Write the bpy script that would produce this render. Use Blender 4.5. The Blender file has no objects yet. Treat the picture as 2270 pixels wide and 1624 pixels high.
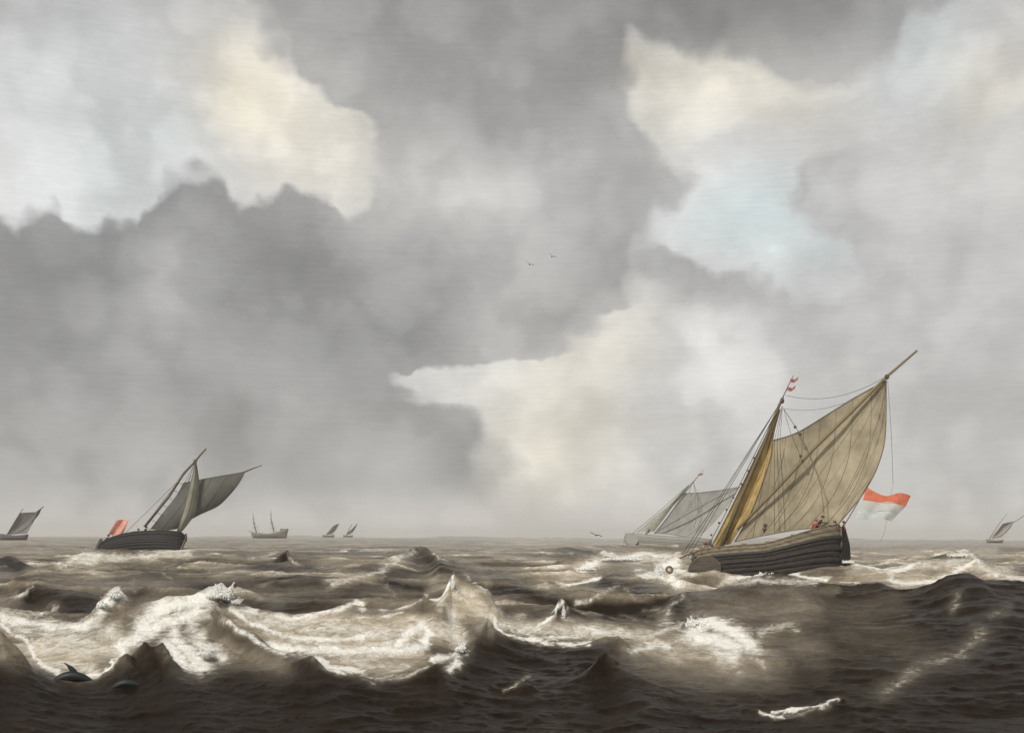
import bpy, bmesh, math, random
import numpy as np
from mathutils import Vector, Matrix, noise as mnoise

random.seed(7)
rng = np.random.default_rng(11)
scene = bpy.context.scene
C = scene.collection
R = math.radians

# ------------------------------------------------------------------ camera
FS, XC, YH, ROLL, HCAM = 2521.0, 1134.5, 1191.5, 0.00397, 3.6      # focal length and horizon of the view, eye height in metres
cam_d = bpy.data.cameras.new('camera')
cam_d.sensor_width = 36.0
cam_d.lens = 36.0 * FS / 2269.0
cam_d.shift_y = (YH - 812.0) / 2269.0
cam_d.clip_start = 0.3
cam_d.clip_end = 40000.0
cam = bpy.data.objects.new('camera', cam_d)
C.objects.link(cam)
cr = Vector((1, 0, ROLL)).normalized(); cf = Vector((0, 1, 0)); cu = cr.cross(cf)
cam.matrix_world = Matrix(((cr.x, cu.x, -cf.x, 0), (cr.y, cu.y, -cf.y, 0), (cr.z, cu.z, -cf.z, HCAM), (0, 0, 0, 1)))
scene.camera = cam

def ray(x, y):
    """direction (per metre of depth) of the sight line through a point of the view"""
    a, b = (x - XC) / FS, (YH - y) / FS
    return Vector((a - ROLL * b, 1.0, b + ROLL * a))

def at(x, y, depth):
    d = ray(x, y)
    return Vector((d.x * depth, depth, HCAM + d.z * depth))

def proj(X, Y, Z):
    a = X / Y; b = (Z - HCAM) / Y
    A = a + ROLL * b; B = b - ROLL * a
    return XC + A * FS, YH - B * FS

# ------------------------------------------------------------------ world
SUN_EL, SUN_AZ = R(38), R(215)          # sun high behind the viewer's left shoulder (azimuth clockwise from +Y)
def sl(c):
    c = c / 255.0
    return c / 12.92 if c <= 0.04045 else ((c + 0.055) / 1.055) ** 2.4
def rgb(r, g, b):
    return (sl(r), sl(g), sl(b), 1.0)

gx = np.arange(0, 2251, 150.0)
gy = np.array([0, 100, 200, 300, 400, 500, 600, 700, 800, 900, 1000, 1100, 1190.0])
TA = np.array([  # open sky and bright cloud
 [176,180,182,182,182,172,168,168,168,176,182,186,188,190,194,194],
 [196,203,203,199,210,204,190,180,180,184,202,206,192,188,192,196],
 [203,206,203,200,232,216,190,180,180,200,214,216,206,204,199,209],
 [207,206,202,196,224,218,196,186,186,196,210,206,202,200,197,201],
 [212,212,206,204,216,214,200,195,195,200,214,213,207,200,196,196],
 [216,210,204,205,212,216,200,195,195,205,214,213,208,196,192,192],
 [200,200,200,200,200,200,198,195,195,205,210,215,206,196,191,190],
 [195,195,195,195,198,198,198,196,200,205,206,204,200,190,188,188],
 [185,185,185,190,195,200,208,209,202,202,207,201,194,188,185,184],
 [180,180,180,182,186,196,204,207,207,198,196,194,190,184,181,180],
 [178,178,178,180,182,186,196,206,213,203,190,188,184,181,179,180],
 [178,178,178,180,182,186,190,194,199,203,194,188,186,184,184,186],
 [184,187,190,193,197,201,205,206,206,205,204,203,203,203,203,203]], float)
TB = np.array([  # grey cloud bodies
 [150,150,150,150,150,146,143,141,139,140,130,124,130,142,160,170],
 [152,152,152,152,168,160,154,150,148,150,148,150,160,164,170,175],
 [152,152,152,152,166,165,155,150,149,156,165,172,176,176,181,185],
 [150,150,150,150,164,174,166,162,160,172,174,180,186,186,189,190],
 [150,150,150,149,156,177,187,186,181,168,168,178,185,188,190,191],
 [146,144,143,147,151,160,183,186,178,163,167,174,186,188,188,188],
 [143,142,150,171,139,150,150,173,168,158,170,172,186,187,186,186],
 [151,146,152,160,141,147,143,168,164,164,192,186,172,186,185,184],
 [155,152,160,152,150,148,146,173,174,186,200,203,180,181,180,180],
 [152,157,154,148,150,158,158,160,186,192,198,198,188,178,176,178],
 [160,158,164,151,160,165,160,151,190,192,190,186,182,180,178,180],
 [161,165,166,165,158,162,160,157,188,192,188,186,184,182,181,184],
 [176,179,180,182,183,187,189,193,199,201,200,200,200,199,198,199]], float)
# warm (+) and blue (-) spots: x, y, radius, amount
TINT = [(540,170,120,1.5),(690,300,150,.9),(480,260,60,1.0),(420,270,70,-1.1),(250,420,230,-.8),(100,120,200,-.5),(300,60,160,-.2),
        (1560,220,190,1.3),(1800,200,160,.6),(1620,430,170,-1.5),(1700,520,120,-1.3),(2070,70,90,-1.3),(1990,190,110,-.8),
        (2180,170,90,.9),(1650,580,90,1.0),(1840,560,50,-1.0),(1250,850,230,.7),(1200,1010,120,.9),(1400,760,140,.6),
        (1380,150,40,1.0),(1500,370,40,1.0),(640,480,300,.15),(150,900,300,-.25),(2000,900,300,.05),(1000,400,250,.35),(2230,300,150,.5)]
# puffs and hollows in the cloud bodies: x, y, width, height, lighter (+) or darker (-)
SPB = [(1560,760,170,100,8),(1420,900,120,60,5),(100,505,70,40,-9),(258,490,50,35,-9),(430,440,75,38,-9),(490,430,30,25,-5),(665,450,60,35,-10),(735,520,45,60,-8),(640,570,70,60,-10),(420,520,90,40,16),(350,570,60,50,14),(300,640,60,50,6),(150,600,90,60,-7),(560,650,110,40,-8),
       (500,600,60,40,8),(800,520,60,40,8),(860,480,60,22,-7),(960,530,45,60,-10),(1000,640,35,60,-12),(900,560,70,60,10),(930,750,55,40,-14),(860,800,40,40,-9),(820,680,70,60,7),(750,760,90,40,-6),(380,690,120,40,9),(120,740,90,50,-6),(250,800,100,40,6),
       (430,790,60,50,-6),(560,800,90,30,6),(480,900,110,40,-9),(240,900,120,50,5),(640,870,110,40,13),(560,980,90,50,-8),(330,1010,110,40,7),(820,900,60,40,-9),(760,960,70,40,-8),(900,960,70,50,8),(1010,930,60,25,-9),(1060,1000,30,60,-12),(1035,1090,40,40,-10),
       (880,1080,80,50,6),(680,1060,90,50,-7),(130,1060,100,50,6),(700,1150,120,20,-5),(1300,110,90,50,-6),(1390,90,40,60,-7),(900,120,100,50,-5),(1000,220,120,40,-5),(1150,300,120,40,6),(1080,430,170,60,7),(820,300,50,60,6),(1350,250,40,60,-5),
       (1340,420,60,70,-8),(1420,330,50,40,9),(1480,390,28,60,-8),(1420,460,50,30,6),(1340,560,60,60,-9),(1400,620,50,40,-7),(1250,630,60,40,7),(1180,560,90,60,5),(1270,710,50,30,-9),(1180,750,80,25,-7),(1050,700,80,60,5),(950,800,70,20,5),
       (1520,600,60,25,-8),(1620,610,60,22,-10),(1720,650,50,25,-8),(1850,720,35,50,-12),(1780,700,60,40,7),(1600,700,110,50,9),(1500,760,90,50,8),(1700,770,80,30,5),(1800,390,40,35,-8),(1790,500,35,60,-7),(1880,360,60,25,-5),(1850,620,30,50,-6),
       (2000,420,120,60,5),(2150,560,110,60,-5),(1980,700,110,50,5),(2120,860,110,60,-8),(1950,900,120,40,5),(2200,1000,90,50,5),(1600,60,120,40,-6),(1750,30,100,40,-6),(1850,110,60,40,5)]
SPA = [(1360,740,80,70,6),(1420,850,90,50,4),(540,190,70,80,8),(700,300,60,50,8),(640,380,60,40,-6),(560,300,60,50,-4),(480,260,30,40,5),(250,200,150,60,-4),(120,400,120,60,4),(950,840,110,40,8),(1180,990,90,70,9),(1210,1040,50,70,7),(1300,930,60,50,-6),(1100,860,90,40,4),(1020,800,90,25,6),
       (1380,800,110,60,9),(1490,850,80,60,-5),(1330,1090,90,50,9),(1140,1140,90,30,-3),(1550,200,70,50,7),(1640,300,90,50,5),(1780,230,80,60,-6),(1900,280,80,40,5),(1620,400,90,60,3),(1560,500,80,50,4),(1690,580,60,30,9),(1840,560,40,30,5),(2180,130,60,60,6),(2060,60,60,40,-4),(1450,170,40,40,6)]
def bilin(T, x, y):
    x = min(max(x, 0), 2249.9); y = min(max(y, 0), 1189.9)
    i = int(x // 150); fx = (x - gx[i]) / 150
    j = max(k for k in range(13) if gy[k] <= y); j = min(j, 11); fy = (y - gy[j]) / (gy[j + 1] - gy[j])
    return (T[j][i] * (1 - fx) + T[j][i + 1] * fx) * (1 - fy) + (T[j + 1][i] * (1 - fx) + T[j + 1][i + 1] * fx) * fy
def tone(T, x, y):
    L = bilin(T, x, y) + (4 if T is TA else 0)
    k = .25 if T is TB else 1.0
    w = sum(a * math.exp(-((x - cx) ** 2 + (y - cy) ** 2) / (r * r)) for cx, cy, r, a in TINT) * k
    w = max(-1.6, min(1.6, w)) + .12
    if T is TB: L = L * (1.055 if x < 1000 else 1.03)
    for cx, cy, rx, ry, dl in (SPB if T is TB else SPA): L += dl * math.exp(-((x - cx) / rx) ** 2 - ((y - cy) / ry) ** 2)
    return rgb(L * (1 + .012 * w if w > 0 else 1 + .032 * w), L * (.993 - .003 * w), L * (.985 - .046 * w if w > 0 else .985 - .006 * w))
def uv_of(x, y):
    d = ray(x, y)
    return math.atan2(d.x, d.y), d.z / math.hypot(d.x, d.y)
def pix_of(u, v):
    X, Y = math.sin(u), math.cos(u)
    return proj(X, Y, HCAM + v)

world = bpy.data.worlds.new('World'); scene.world = world
world.use_nodes = True
W = world.node_tree; W.nodes.clear()
def N(t, **kw):
    n = W.nodes.new(t)
    for k, v in kw.items(): setattr(n, k, v)
    return n
def put(sock, v):
    if isinstance(v, bpy.types.NodeSocket): W.links.new(v, sock)
    else: sock.default_value = v
def M(op, a, b=0.0, c=None, clamp=False):
    n = N('ShaderNodeMath', operation=op, use_clamp=clamp)
    put(n.inputs[0], a); put(n.inputs[1], b)
    if c is not None: put(n.inputs[2], c)
    return n.outputs[0]
def sstep(x, lo, hi):
    n = N('ShaderNodeMapRange', interpolation_type='SMOOTHSTEP')
    put(n.inputs[0], x); put(n.inputs[1], lo); put(n.inputs[2], hi); put(n.inputs[3], 0.0); put(n.inputs[4], 1.0)
    return n.outputs[0]
def mixc(f, a, b, mode='MIX'):
    n = N('ShaderNodeMix', data_type='RGBA', blend_type=mode)
    put(n.inputs[0], f); put(n.inputs[6], a); put(n.inputs[7], b)
    return n.outputs[2]
tc = N('ShaderNodeTexCoord')
sep = N('ShaderNodeSeparateXYZ'); W.links.new(tc.outputs['Generated'], sep.inputs[0])
dx, dy, dz = sep.outputs
hyp = M('SQRT', M('ADD', M('MULTIPLY', dx, dx), M('ADD', M('MULTIPLY', dy, dy), 1e-6)))
U0 = M('ARCTAN2', dx, dy); V0 = M('DIVIDE', dz, hyp)
uvv = N('ShaderNodeCombineXYZ'); put(uvv.inputs[0], U0); put(uvv.inputs[1], V0)
def noi(scale, detail=4, rough=.55, vec=None, dist=0.0):
    n = N('ShaderNodeTexNoise'); put(n.inputs['Vector'], vec or uvv.outputs[0])
    n.inputs['Scale'].default_value = scale; n.inputs['Detail'].default_value = detail
    n.inputs['Roughness'].default_value = rough; n.inputs['Distortion'].default_value = dist
    return n
w1 = noi(9, 4, .55); w2 = noi(30, 6, .68)
def warp(base, ch):
    s1 = N('ShaderNodeSeparateXYZ'); W.links.new(w1.outputs['Color'], s1.inputs[0])
    s2 = N('ShaderNodeSeparateXYZ'); W.links.new(w2.outputs['Color'], s2.inputs[0])
    a = M('MULTIPLY', M('SUBTRACT', s1.outputs[ch], .5), .040)
    b = M('MULTIPLY', M('SUBTRACT', s2.outputs[ch], .5), .016)
    return M('ADD', base, M('ADD', a, b))
U = warp(U0, 0); V = warp(V0, 1)
UW, VLO, VHI = 1.0, -0.02, 0.50
Ufac = M('ADD', U, 0.5)                                     # ramps cover azimuth -0.5 .. 0.5 rad
vrows = np.linspace(0.0, 0.485, 21)
def voro(scale, sm=.6):
    n = N('ShaderNodeTexVoronoi', feature='SMOOTH_F1', voronoi_dimensions='2D'); n.inputs['Scale'].default_value = scale; n.inputs['Smoothness'].default_value = sm
    cv = N('ShaderNodeCombineXYZ'); put(cv.inputs[0], U); put(cv.inputs[1], V); W.links.new(cv.outputs[0], n.inputs['Vector']); return n.outputs['Distance']
vo1, vo2, vo3 = voro(17), voro(38, .5), voro(8, .7)
PUFF = M('ADD', M('MULTIPLY', M('SUBTRACT', .42, vo1), .048), M('MULTIPLY', M('SUBTRACT', .42, vo2), .024))
def grid_colour(T):
    res = None
    for k, v in enumerate(vrows):
        r = N('ShaderNodeValToRGB'); r.color_ramp.interpolation = 'B_SPLINE'
        el = r.color_ramp.elements
        us = np.linspace(-.44, .44, 29)
        while len(el) < len(us): el.new(0.5)
        for e, u in zip(el, us): e.position = u + .5
        for i, u in enumerate(us):
            px, py = pix_of(u, v)
            el[i].color = tone(T, px, py)
        W.links.new(Ufac, r.inputs[0])
        if res is None: res = r.outputs[0]
        else:
            f_ = N('ShaderNodeMapRange'); put(f_.inputs[0], V); f_.inputs[1].default_value = float(vrows[k - 1]); f_.inputs[2].default_value = float(v)
            res = mixc(f_.outputs[0], res, r.outputs[0])
    return res
gA, gB = grid_colour(TA), grid_colour(TB)
def fcurve(inp, pts, lo, hi, olo, ohi):
    """a Float Curve through pts (x -> y) over the given ranges"""
    n = N('ShaderNodeFloatCurve'); c = n.mapping.curves[0]
    n.mapping.use_clip = True
    pts = sorted(pts)
    P = [((x - lo) / (hi - lo), (y - olo) / (ohi - olo)) for x, y in pts]
    while len(c.points) < len(P): c.points.new(.5, .5)
    for p, (x, y) in zip(c.points, P):
        p.location = (min(max(x, 0), 1), min(max(y, 0), 1)); p.handle_type = 'AUTO'
    n.mapping.update()
    put(n.inputs['Value'], M('DIVIDE', M('SUBTRACT', inp, lo), hi - lo, clamp=True))
    return M('ADD', M('MULTIPLY', n.outputs[0], ohi - olo), olo)
def top_curve(pts):      # cloud top as elevation over azimuth
    q = [uv_of(*p) for p in pts]
    return fcurve(U, q, -.5, .5, -.1, .6)
def side_curve(pts):     # cloud flank as azimuth over elevation
    q = [(v, u) for u, v in (uv_of(*p) for p in pts)]
    return fcurve(V, q, -.05, .55, -.7, .7)
def below(pts, s=.010): return sstep(M('ADD', M('SUBTRACT', top_curve(pts), V), PUFF), -s, s)
def above(pts, s=.012): return sstep(M('ADD', M('SUBTRACT', V, top_curve(pts)), PUFF), -s, s)
def left(pts, s=.012): return sstep(M('ADD', M('SUBTRACT', side_curve(pts), U), PUFF), -s, s)
def right(pts, s=.014): return sstep(M('ADD', M('SUBTRACT', U, side_curve(pts)), PUFF), -s, s)
mul = lambda a, b: M('MULTIPLY', a, b)
def union(a, b): return M('SUBTRACT', M('ADD', a, b), mul(a, b))
m1 = mul(below([(-300,500),(0,485),(31,485),(57,470),(99,466),(126,478),(145,500),(202,497),(222,470),(252,455),(275,470),(313,481),(321,443),(344,420),(382,397),(432,405),(478,393),(500,412),(527,439),(596,443),(630,420),(669,416),(707,447),(745,481),(772,508),(838,460),(896,455),(953,489),(991,535),(1022,573),(1060,760),(1300,1000)]),
         left([(1030,430),(1022,573),(1030,599),(1026,652),(999,698),(965,740),(961,778),(934,790),(892,790),(869,813),(850,851),(907,870),(930,895),(1006,910),(1052,935),(1083,977),(1087,1034),(1060,1073),(1052,1130),(1000,1175),(900,1190)], .022))
# soften the lower end of that bank near the horizon
m1 = mul(m1, sstep(V0, .004, .05))
m2 = mul(right([(545,0),(600,70),(630,134),(668,172),(710,195),(728,237),(783,260),(830,320),(850,400),(830,450),(760,500),(500,560),(0,620),(-600,900)], .012),
         union(left([(1405,0),(1405,100),(1419,134),(1381,183),(1354,230),(1380,262),(1450,294),(1488,329),(1503,374),(1488,432),(1445,485),(1438,535),(1442,592),(1427,645),(1400,675),(1318,690),(1312,721),(1278,744),(1255,775),(1120,795),(900,830),(500,860),(0,880)], .014),
               above([(-200,-150),(1250,-100),(1395,60),(1425,108),(1471,84),(1528,118),(1605,140),(1750,160),(1891,158),(1929,126),(1987,88),(2000,38),(2082,18),(2139,-10),(2400,-60)], .016)))
m3 = mul(mul(below([(1380,640),(1440,590),(1490,568),(1600,590),(1700,632),(1760,638),(1830,665),(1875,705),(1905,780),(1950,900)], .010),
             left([(1880,600),(1885,700),(1893,760),(1875,800),(1800,850),(1700,900),(1500,930)], .012)), right([(1440,520),(1445,640),(1435,690),(1420,750),(1400,800),(1380,1000)], .03))
m4 = mul(below([(1700,480),(1740,400),(1757,382),(1796,344),(1872,328),(1950,314),(2100,285),(2280,260),(2500,240)], .014),
         right([(1770,200),(1757,382),(1757,450),(1800,477),(1812,523),(1836,550),(1872,600),(1885,700),(1900,780),(1860,860),(1700,950),(1500,1000),(1400,1060)], .012))
m = union(union(m1, m2), union(m3, m4))
col = mixc(m, gA, gB)
# billows: soft light and dark inside the masses
b1 = noi(16, 5, .55, dist=.6); b2 = noi(6, 3, .5)
st = N('ShaderNodeCombineXYZ'); put(st.inputs[0], M('MULTIPLY', U0, 12.0)); put(st.inputs[1], M('MULTIPLY', V0, 300.0))
b3 = noi(1.0, 3, .6, vec=st.outputs[0])
amp = M('ADD', M('MULTIPLY', M('SUBTRACT', b1.outputs['Fac'], .5), .26), M('MULTIPLY', M('SUBTRACT', b2.outputs['Fac'], .5), .10))
st2 = N('ShaderNodeCombineXYZ'); put(st2.inputs[0], M('MULTIPLY', U0, 70.0)); put(st2.inputs[1], M('MULTIPLY', V0, 420.0))
b4 = noi(1.0, 4, .7, vec=st2.outputs[0])
b5 = noi(60, 5, .65, dist=.5)
amp = M('ADD', amp, M('MULTIPLY', M('SUBTRACT', b3.outputs['Fac'], .5), .12))
amp = M('ADD', amp, M('MULTIPLY', M('SUBTRACT', b4.outputs['Fac'], .5), .24))
amp = M('ADD', amp, M('MULTIPLY', M('SUBTRACT', b5.outputs['Fac'], .5), .12))
amp = M('ADD', amp, M('MULTIPLY', M('SUBTRACT', .42, vo1), .16)); amp = M('ADD', amp, M('MULTIPLY', M('SUBTRACT', .42, vo3), .10)); amp = M('ADD', amp, M('MULTIPLY', M('SUBTRACT', .42, vo2), .07))
b6 = noi(5.5, 3, .5); lay = sstep(M('ADD', b6.outputs['Fac'], M('MULTIPLY', PUFF, 5.0)), .45, .56)
amp = M('ADD', amp, M('MULTIPLY', M('SUBTRACT', lay, .5), .085))
b7 = noi(11, 3, .5); lay2 = sstep(M('ADD', b7.outputs['Fac'], M('MULTIPLY', PUFF, 4.0)), .46, .54)
amp = M('ADD', amp, M('MULTIPLY', M('SUBTRACT', lay2, .5), .045))
amp = M('SUBTRACT', amp, mul(m1, .10))
low = mul(sstep(V0, .30, .12), sstep(U0, -.12, .06))
amp = M('ADD', amp, mul(low, .035))
gain = M('ADD', 1.085, amp)
gc = N('ShaderNodeCombineXYZ'); put(gc.inputs[0], gain); put(gc.inputs[1], gain); put(gc.inputs[2], gain)
col = mixc(1.0, col, gc.outputs[0], 'MULTIPLY')
# away from the view the same broken overcast goes on
gd = noi(2.2, 6, .58, vec=tc.outputs['Generated'], dist=.4)
gr = N('ShaderNodeValToRGB')
for p, c in ((0.35, rgb(150, 149, 147)), (.65, rgb(206, 204, 198))):
    e = gr.color_ramp.elements.new(p); e.color = c
gr.color_ramp.elements[0].color = rgb(146, 145, 144); gr.color_ramp.elements[-1].color = rgb(208, 206, 200)
W.links.new(gd.outputs['Fac'], gr.inputs[0])
outside = union(sstep(M('ABSOLUTE', U0), .44, .70), sstep(V0, .48, .75))
col = mixc(outside, col, gr.outputs[0])
# a little of the clear sky above shows through everywhere
sky = N('ShaderNodeTexSky', sky_type='NISHITA'); sky.sun_disc = False
sky.sun_elevation = SUN_EL; sky.sun_rotation = SUN_AZ
skm = mixc(1.0, sky.outputs[0], (.085, .085, .085, 1), 'MULTIPLY')
col = mixc(.04, col, skm)
bg = N('ShaderNodeBackground'); W.links.new(col, bg.inputs[0]); bg.inputs[1].default_value = 1.0
out = N('ShaderNodeOutputWorld'); W.links.new(bg.outputs[0], out.inputs[0])

sun_d = bpy.data.lights.new('sun', 'SUN'); sun_d.energy = 3.1; sun_d.angle = R(4); sun_d.color = (1.0, .95, .87)
sun = bpy.data.objects.new('sun', sun_d); C.objects.link(sun)
sdir = Vector((math.sin(SUN_AZ) * math.cos(SUN_EL), math.cos(SUN_AZ) * math.cos(SUN_EL), math.sin(SUN_EL)))
sun.rotation_euler = sdir.to_track_quat('Z', 'Y').to_euler()
sun.location = sdir * 100

vs = scene.view_settings
vs.view_transform = 'Standard'; vs.look = 'None'; vs.exposure = 0.0; vs.gamma = 1.0; vs.use_curve_mapping = False
scene.cycles.volume_bounces = 2
scene.cycles.max_bounces = 6

# ------------------------------------------------------------------ helpers
def link(o, parent=None):
    C.objects.link(o)
    if parent is not None: o.parent = parent
    return o
def mesh_obj(name, verts, faces, mat, parent=None, smooth=True):
    me = bpy.data.meshes.new(name)
    me.from_pydata([tuple(v) for v in verts], [], [tuple(f) for f in faces])
    me.update()
    if smooth: me.polygons.foreach_set('use_smooth', [True] * len(me.polygons))
    for mm in (mat if isinstance(mat, (list, tuple)) else [mat]): me.materials.append(mm)
    return link(bpy.data.objects.new(name, me), parent)
def tag(o, label=None, cat=None, group=None, kind=None):
    if label: o['label'] = label
    if cat: o['category'] = cat
    if group: o['group'] = group
    if kind: o['kind'] = kind
    return o
def empty(name, loc, label, cat, group=None):
    o = bpy.data.objects.new(name, None); o.location = loc; C.objects.link(o)
    return tag(o, label, cat, group)
class Geo:
    def __init__(s): s.v = []; s.f = []
    def add(s, v, f):
        n = len(s.v); s.v += [Vector(p) for p in v]; s.f += [tuple(i + n for i in q) for q in f]
    def tube(s, pts, rad, n=6, cap=True):
        pts = [Vector(p) for p in pts]
        if not hasattr(rad, '__len__'): rad = [rad] * len(pts)
        V_, F = [], []
        up = Vector((.13, .21, .97))
        for i, p in enumerate(pts):
            t = (pts[min(i + 1, len(pts) - 1)] - pts[max(i - 1, 0)]).normalized()
            a = t.cross(up)
            if a.length < .05: a = t.cross(Vector((1, 0, 0)))
            a.normalize(); b = t.cross(a)
            for k in range(n):
                w = 2 * math.pi * k / n
                V_.append(p + (a * math.cos(w) + b * math.sin(w)) * rad[i])
        for i in range(len(pts) - 1):
            for k in range(n):
                q = (k + 1) % n
                F.append((i * n + k, i * n + q, (i + 1) * n + q, (i + 1) * n + k))
        if cap:
            F.append(tuple(range(n - 1, -1, -1))); F.append(tuple((len(pts) - 1) * n + k for k in range(n)))
        s.add(V_, F); return s
    def ball(s, c, r, n=8, m=6):
        if not hasattr(r, '__len__'): r = (r, r, r)
        V_, F = [], []
        for i in range(m + 1):
            a = math.pi * i / m
            for k in range(n):
                w = 2 * math.pi * k / n
                V_.append(Vector(c) + Vector((r[0] * math.sin(a) * math.cos(w), r[1] * math.sin(a) * math.sin(w), r[2] * math.cos(a))))
        for i in range(m):
            for k in range(n): F.append((i * n + k, (i + 1) * n + k, (i + 1) * n + (k + 1) % n, i * n + (k + 1) % n))
        s.add(V_, F); return s
    def box(s, c, d, M3=None):
        V_ = [Vector(((i & 1) - .5, ((i >> 1) & 1) - .5, ((i >> 2) & 1) - .5)) for i in range(8)]
        V_ = [Vector((p.x * d[0], p.y * d[1], p.z * d[2])) for p in V_]
        if M3: V_ = [M3 @ p for p in V_]
        s.add([Vector(c) + p for p in V_], [(0, 2, 3, 1), (4, 5, 7, 6), (0, 1, 5, 4), (2, 6, 7, 3), (0, 4, 6, 2), (1, 3, 7, 5)]); return s
    def prism(s, outline, nrm, th):
        nrm = Vector(nrm).normalized() * th / 2; n = len(outline)
        V_ = [Vector(p) - nrm for p in outline] + [Vector(p) + nrm for p in outline]
        F = [tuple(range(n - 1, -1, -1)), tuple(range(n, 2 * n))] + [(i, (i + 1) % n, n + (i + 1) % n, n + i) for i in range(n)]
        s.add(V_, F); return s
    def build(s, name, mat, parent=None, smooth=True, mtx=None):
        vv = [mtx @ p for p in s.v] if mtx else s.v
        return mesh_obj(name, vv, s.f, mat, parent, smooth)

def new_mat(name):
    m_ = bpy.data.materials.new(name); m_.use_nodes = True
    nt = m_.node_tree; b = nt.nodes['Principled BSDF']
    return m_, nt, b
def simple(name, c, rough=.75, var=.35, scale=3.0, spec=.3, stretch=(1, 1, 1), bump=.0, transl=0.0, detail=5):
    """procedural material: base colour broken up by noise, optional grain, bump and light passing through"""
    m_, nt, b = new_mat(name)
    t = nt.nodes.new('ShaderNodeTexCoord'); mp = nt.nodes.new('ShaderNodeMapping'); mp.inputs['Scale'].default_value = stretch
    n = nt.nodes.new('ShaderNodeTexNoise'); n.inputs['Scale'].default_value = scale; n.inputs['Detail'].default_value = detail; n.inputs['Roughness'].default_value = .65
    r = nt.nodes.new('ShaderNodeValToRGB')
    lo = tuple(x * (1 - var) for x in c) + (1,); hi = tuple(min(1, x * (1 + var)) for x in c) + (1,)
    r.color_ramp.elements[0].position = .3; r.color_ramp.elements[0].color = lo
    r.color_ramp.elements[1].position = .7; r.color_ramp.elements[1].color = hi
    nt.links.new(t.outputs['Object'], mp.inputs[0]); nt.links.new(mp.outputs[0], n.inputs[0]); nt.links.new(n.outputs[0], r.inputs[0])
    nt.links.new(r.outputs[0], b.inputs['Base Color'])
    b.inputs['Roughness'].default_value = rough; b.inputs['Specular IOR Level'].default_value = spec
    if bump:
        bp = nt.nodes.new('ShaderNodeBump'); bp.inputs['Strength'].default_value = bump; bp.inputs['Distance'].default_value = .05
        nt.links.new(n.outputs[0], bp.inputs['Height']); nt.links.new(bp.outputs[0], b.inputs['Normal'])
    if transl:
        tr = nt.nodes.new('ShaderNodeBsdfTranslucent'); nt.links.new(r.outputs[0], tr.inputs[0])
        mx = nt.nodes.new('ShaderNodeMixShader'); mx.inputs[0].default_value = transl
        o = nt.nodes['Material Output']
        nt.links.new(b.outputs[0], mx.inputs[1]); nt.links.new(tr.outputs[0], mx.inputs[2]); nt.links.new(mx.outputs[0], o.inputs[0])
    return m_

# ------------------------------------------------------------------ the sea
def h2(ix, iy, seed):
    a = (ix.astype(np.int64) * 374761393 + iy.astype(np.int64) * 668265263 + seed * 1442695041) & 0xFFFFFFFF
    a = ((a ^ (a >> 13)) * 1274126177) & 0xFFFFFFFF
    a = ((a ^ (a >> 16)) * 2246822519) & 0xFFFFFFFF
    return ((a ^ (a >> 15)) & 0xFFFFFF).astype(np.float32) / 16777215.0
def vn(x, y, seed=0):
    xi = np.floor(x); yi = np.floor(y); fx = x - xi; fy = y - yi
    fx = fx * fx * (3 - 2 * fx); fy = fy * fy * (3 - 2 * fy)
    a = h2(xi, yi, seed); b = h2(xi + 1, yi, seed); c = h2(xi, yi + 1, seed); d = h2(xi + 1, yi + 1, seed)
    return (a * (1 - fx) + b * fx) * (1 - fy) + (c * (1 - fx) + d * fx) * fy
def fbm(x, y, o=4, seed=0, g=.5):
    s = 0; a = 1; t = 0
    for k in range(o):
        c, q = math.cos(.6 * k + .3), math.sin(.6 * k + .3)
        s = s + a * vn((x * c - y * q) * 2.03 ** k + 17.1 * k, (x * q + y * c) * 2.03 ** k - 9.7 * k, seed + k); t += a; a *= g
    return s / t
def ridged(x, y, o=3, seed=0):
    s = 0; a = 1; t = 0
    for k in range(o):
        c, q = math.cos(.4 * k), math.sin(.4 * k)
        n = 1 - np.abs(2 * vn((x * c - y * q) * 1.97 ** k + 5.3 * k, (x * q + y * c) * 1.97 ** k + 3.1 * k, seed + k) - 1)
        s = s + a * n * n; t += a; a *= .5
    return s / t

dense = np.linspace(-R(27.5), R(27.5), 1260)
TH = np.concatenate([np.linspace(-math.pi, -R(27.5), 90)[:-1], dense, np.linspace(R(27.5), math.pi, 90)[1:]])
rr = [0.6]
while rr[-1] < 9000:
    r_ = rr[-1]
    rr.append(r_ * (1.22 if r_ < 14 else 1.0046 if r_ < 150 else 1.010 if r_ < 420 else 1.035))
RR = np.array(rr)
TT, RG = np.meshgrid(TH, RR)                    # rows = radius
X = RG * np.sin(TT); Y = RG * np.cos(TT)

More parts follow.
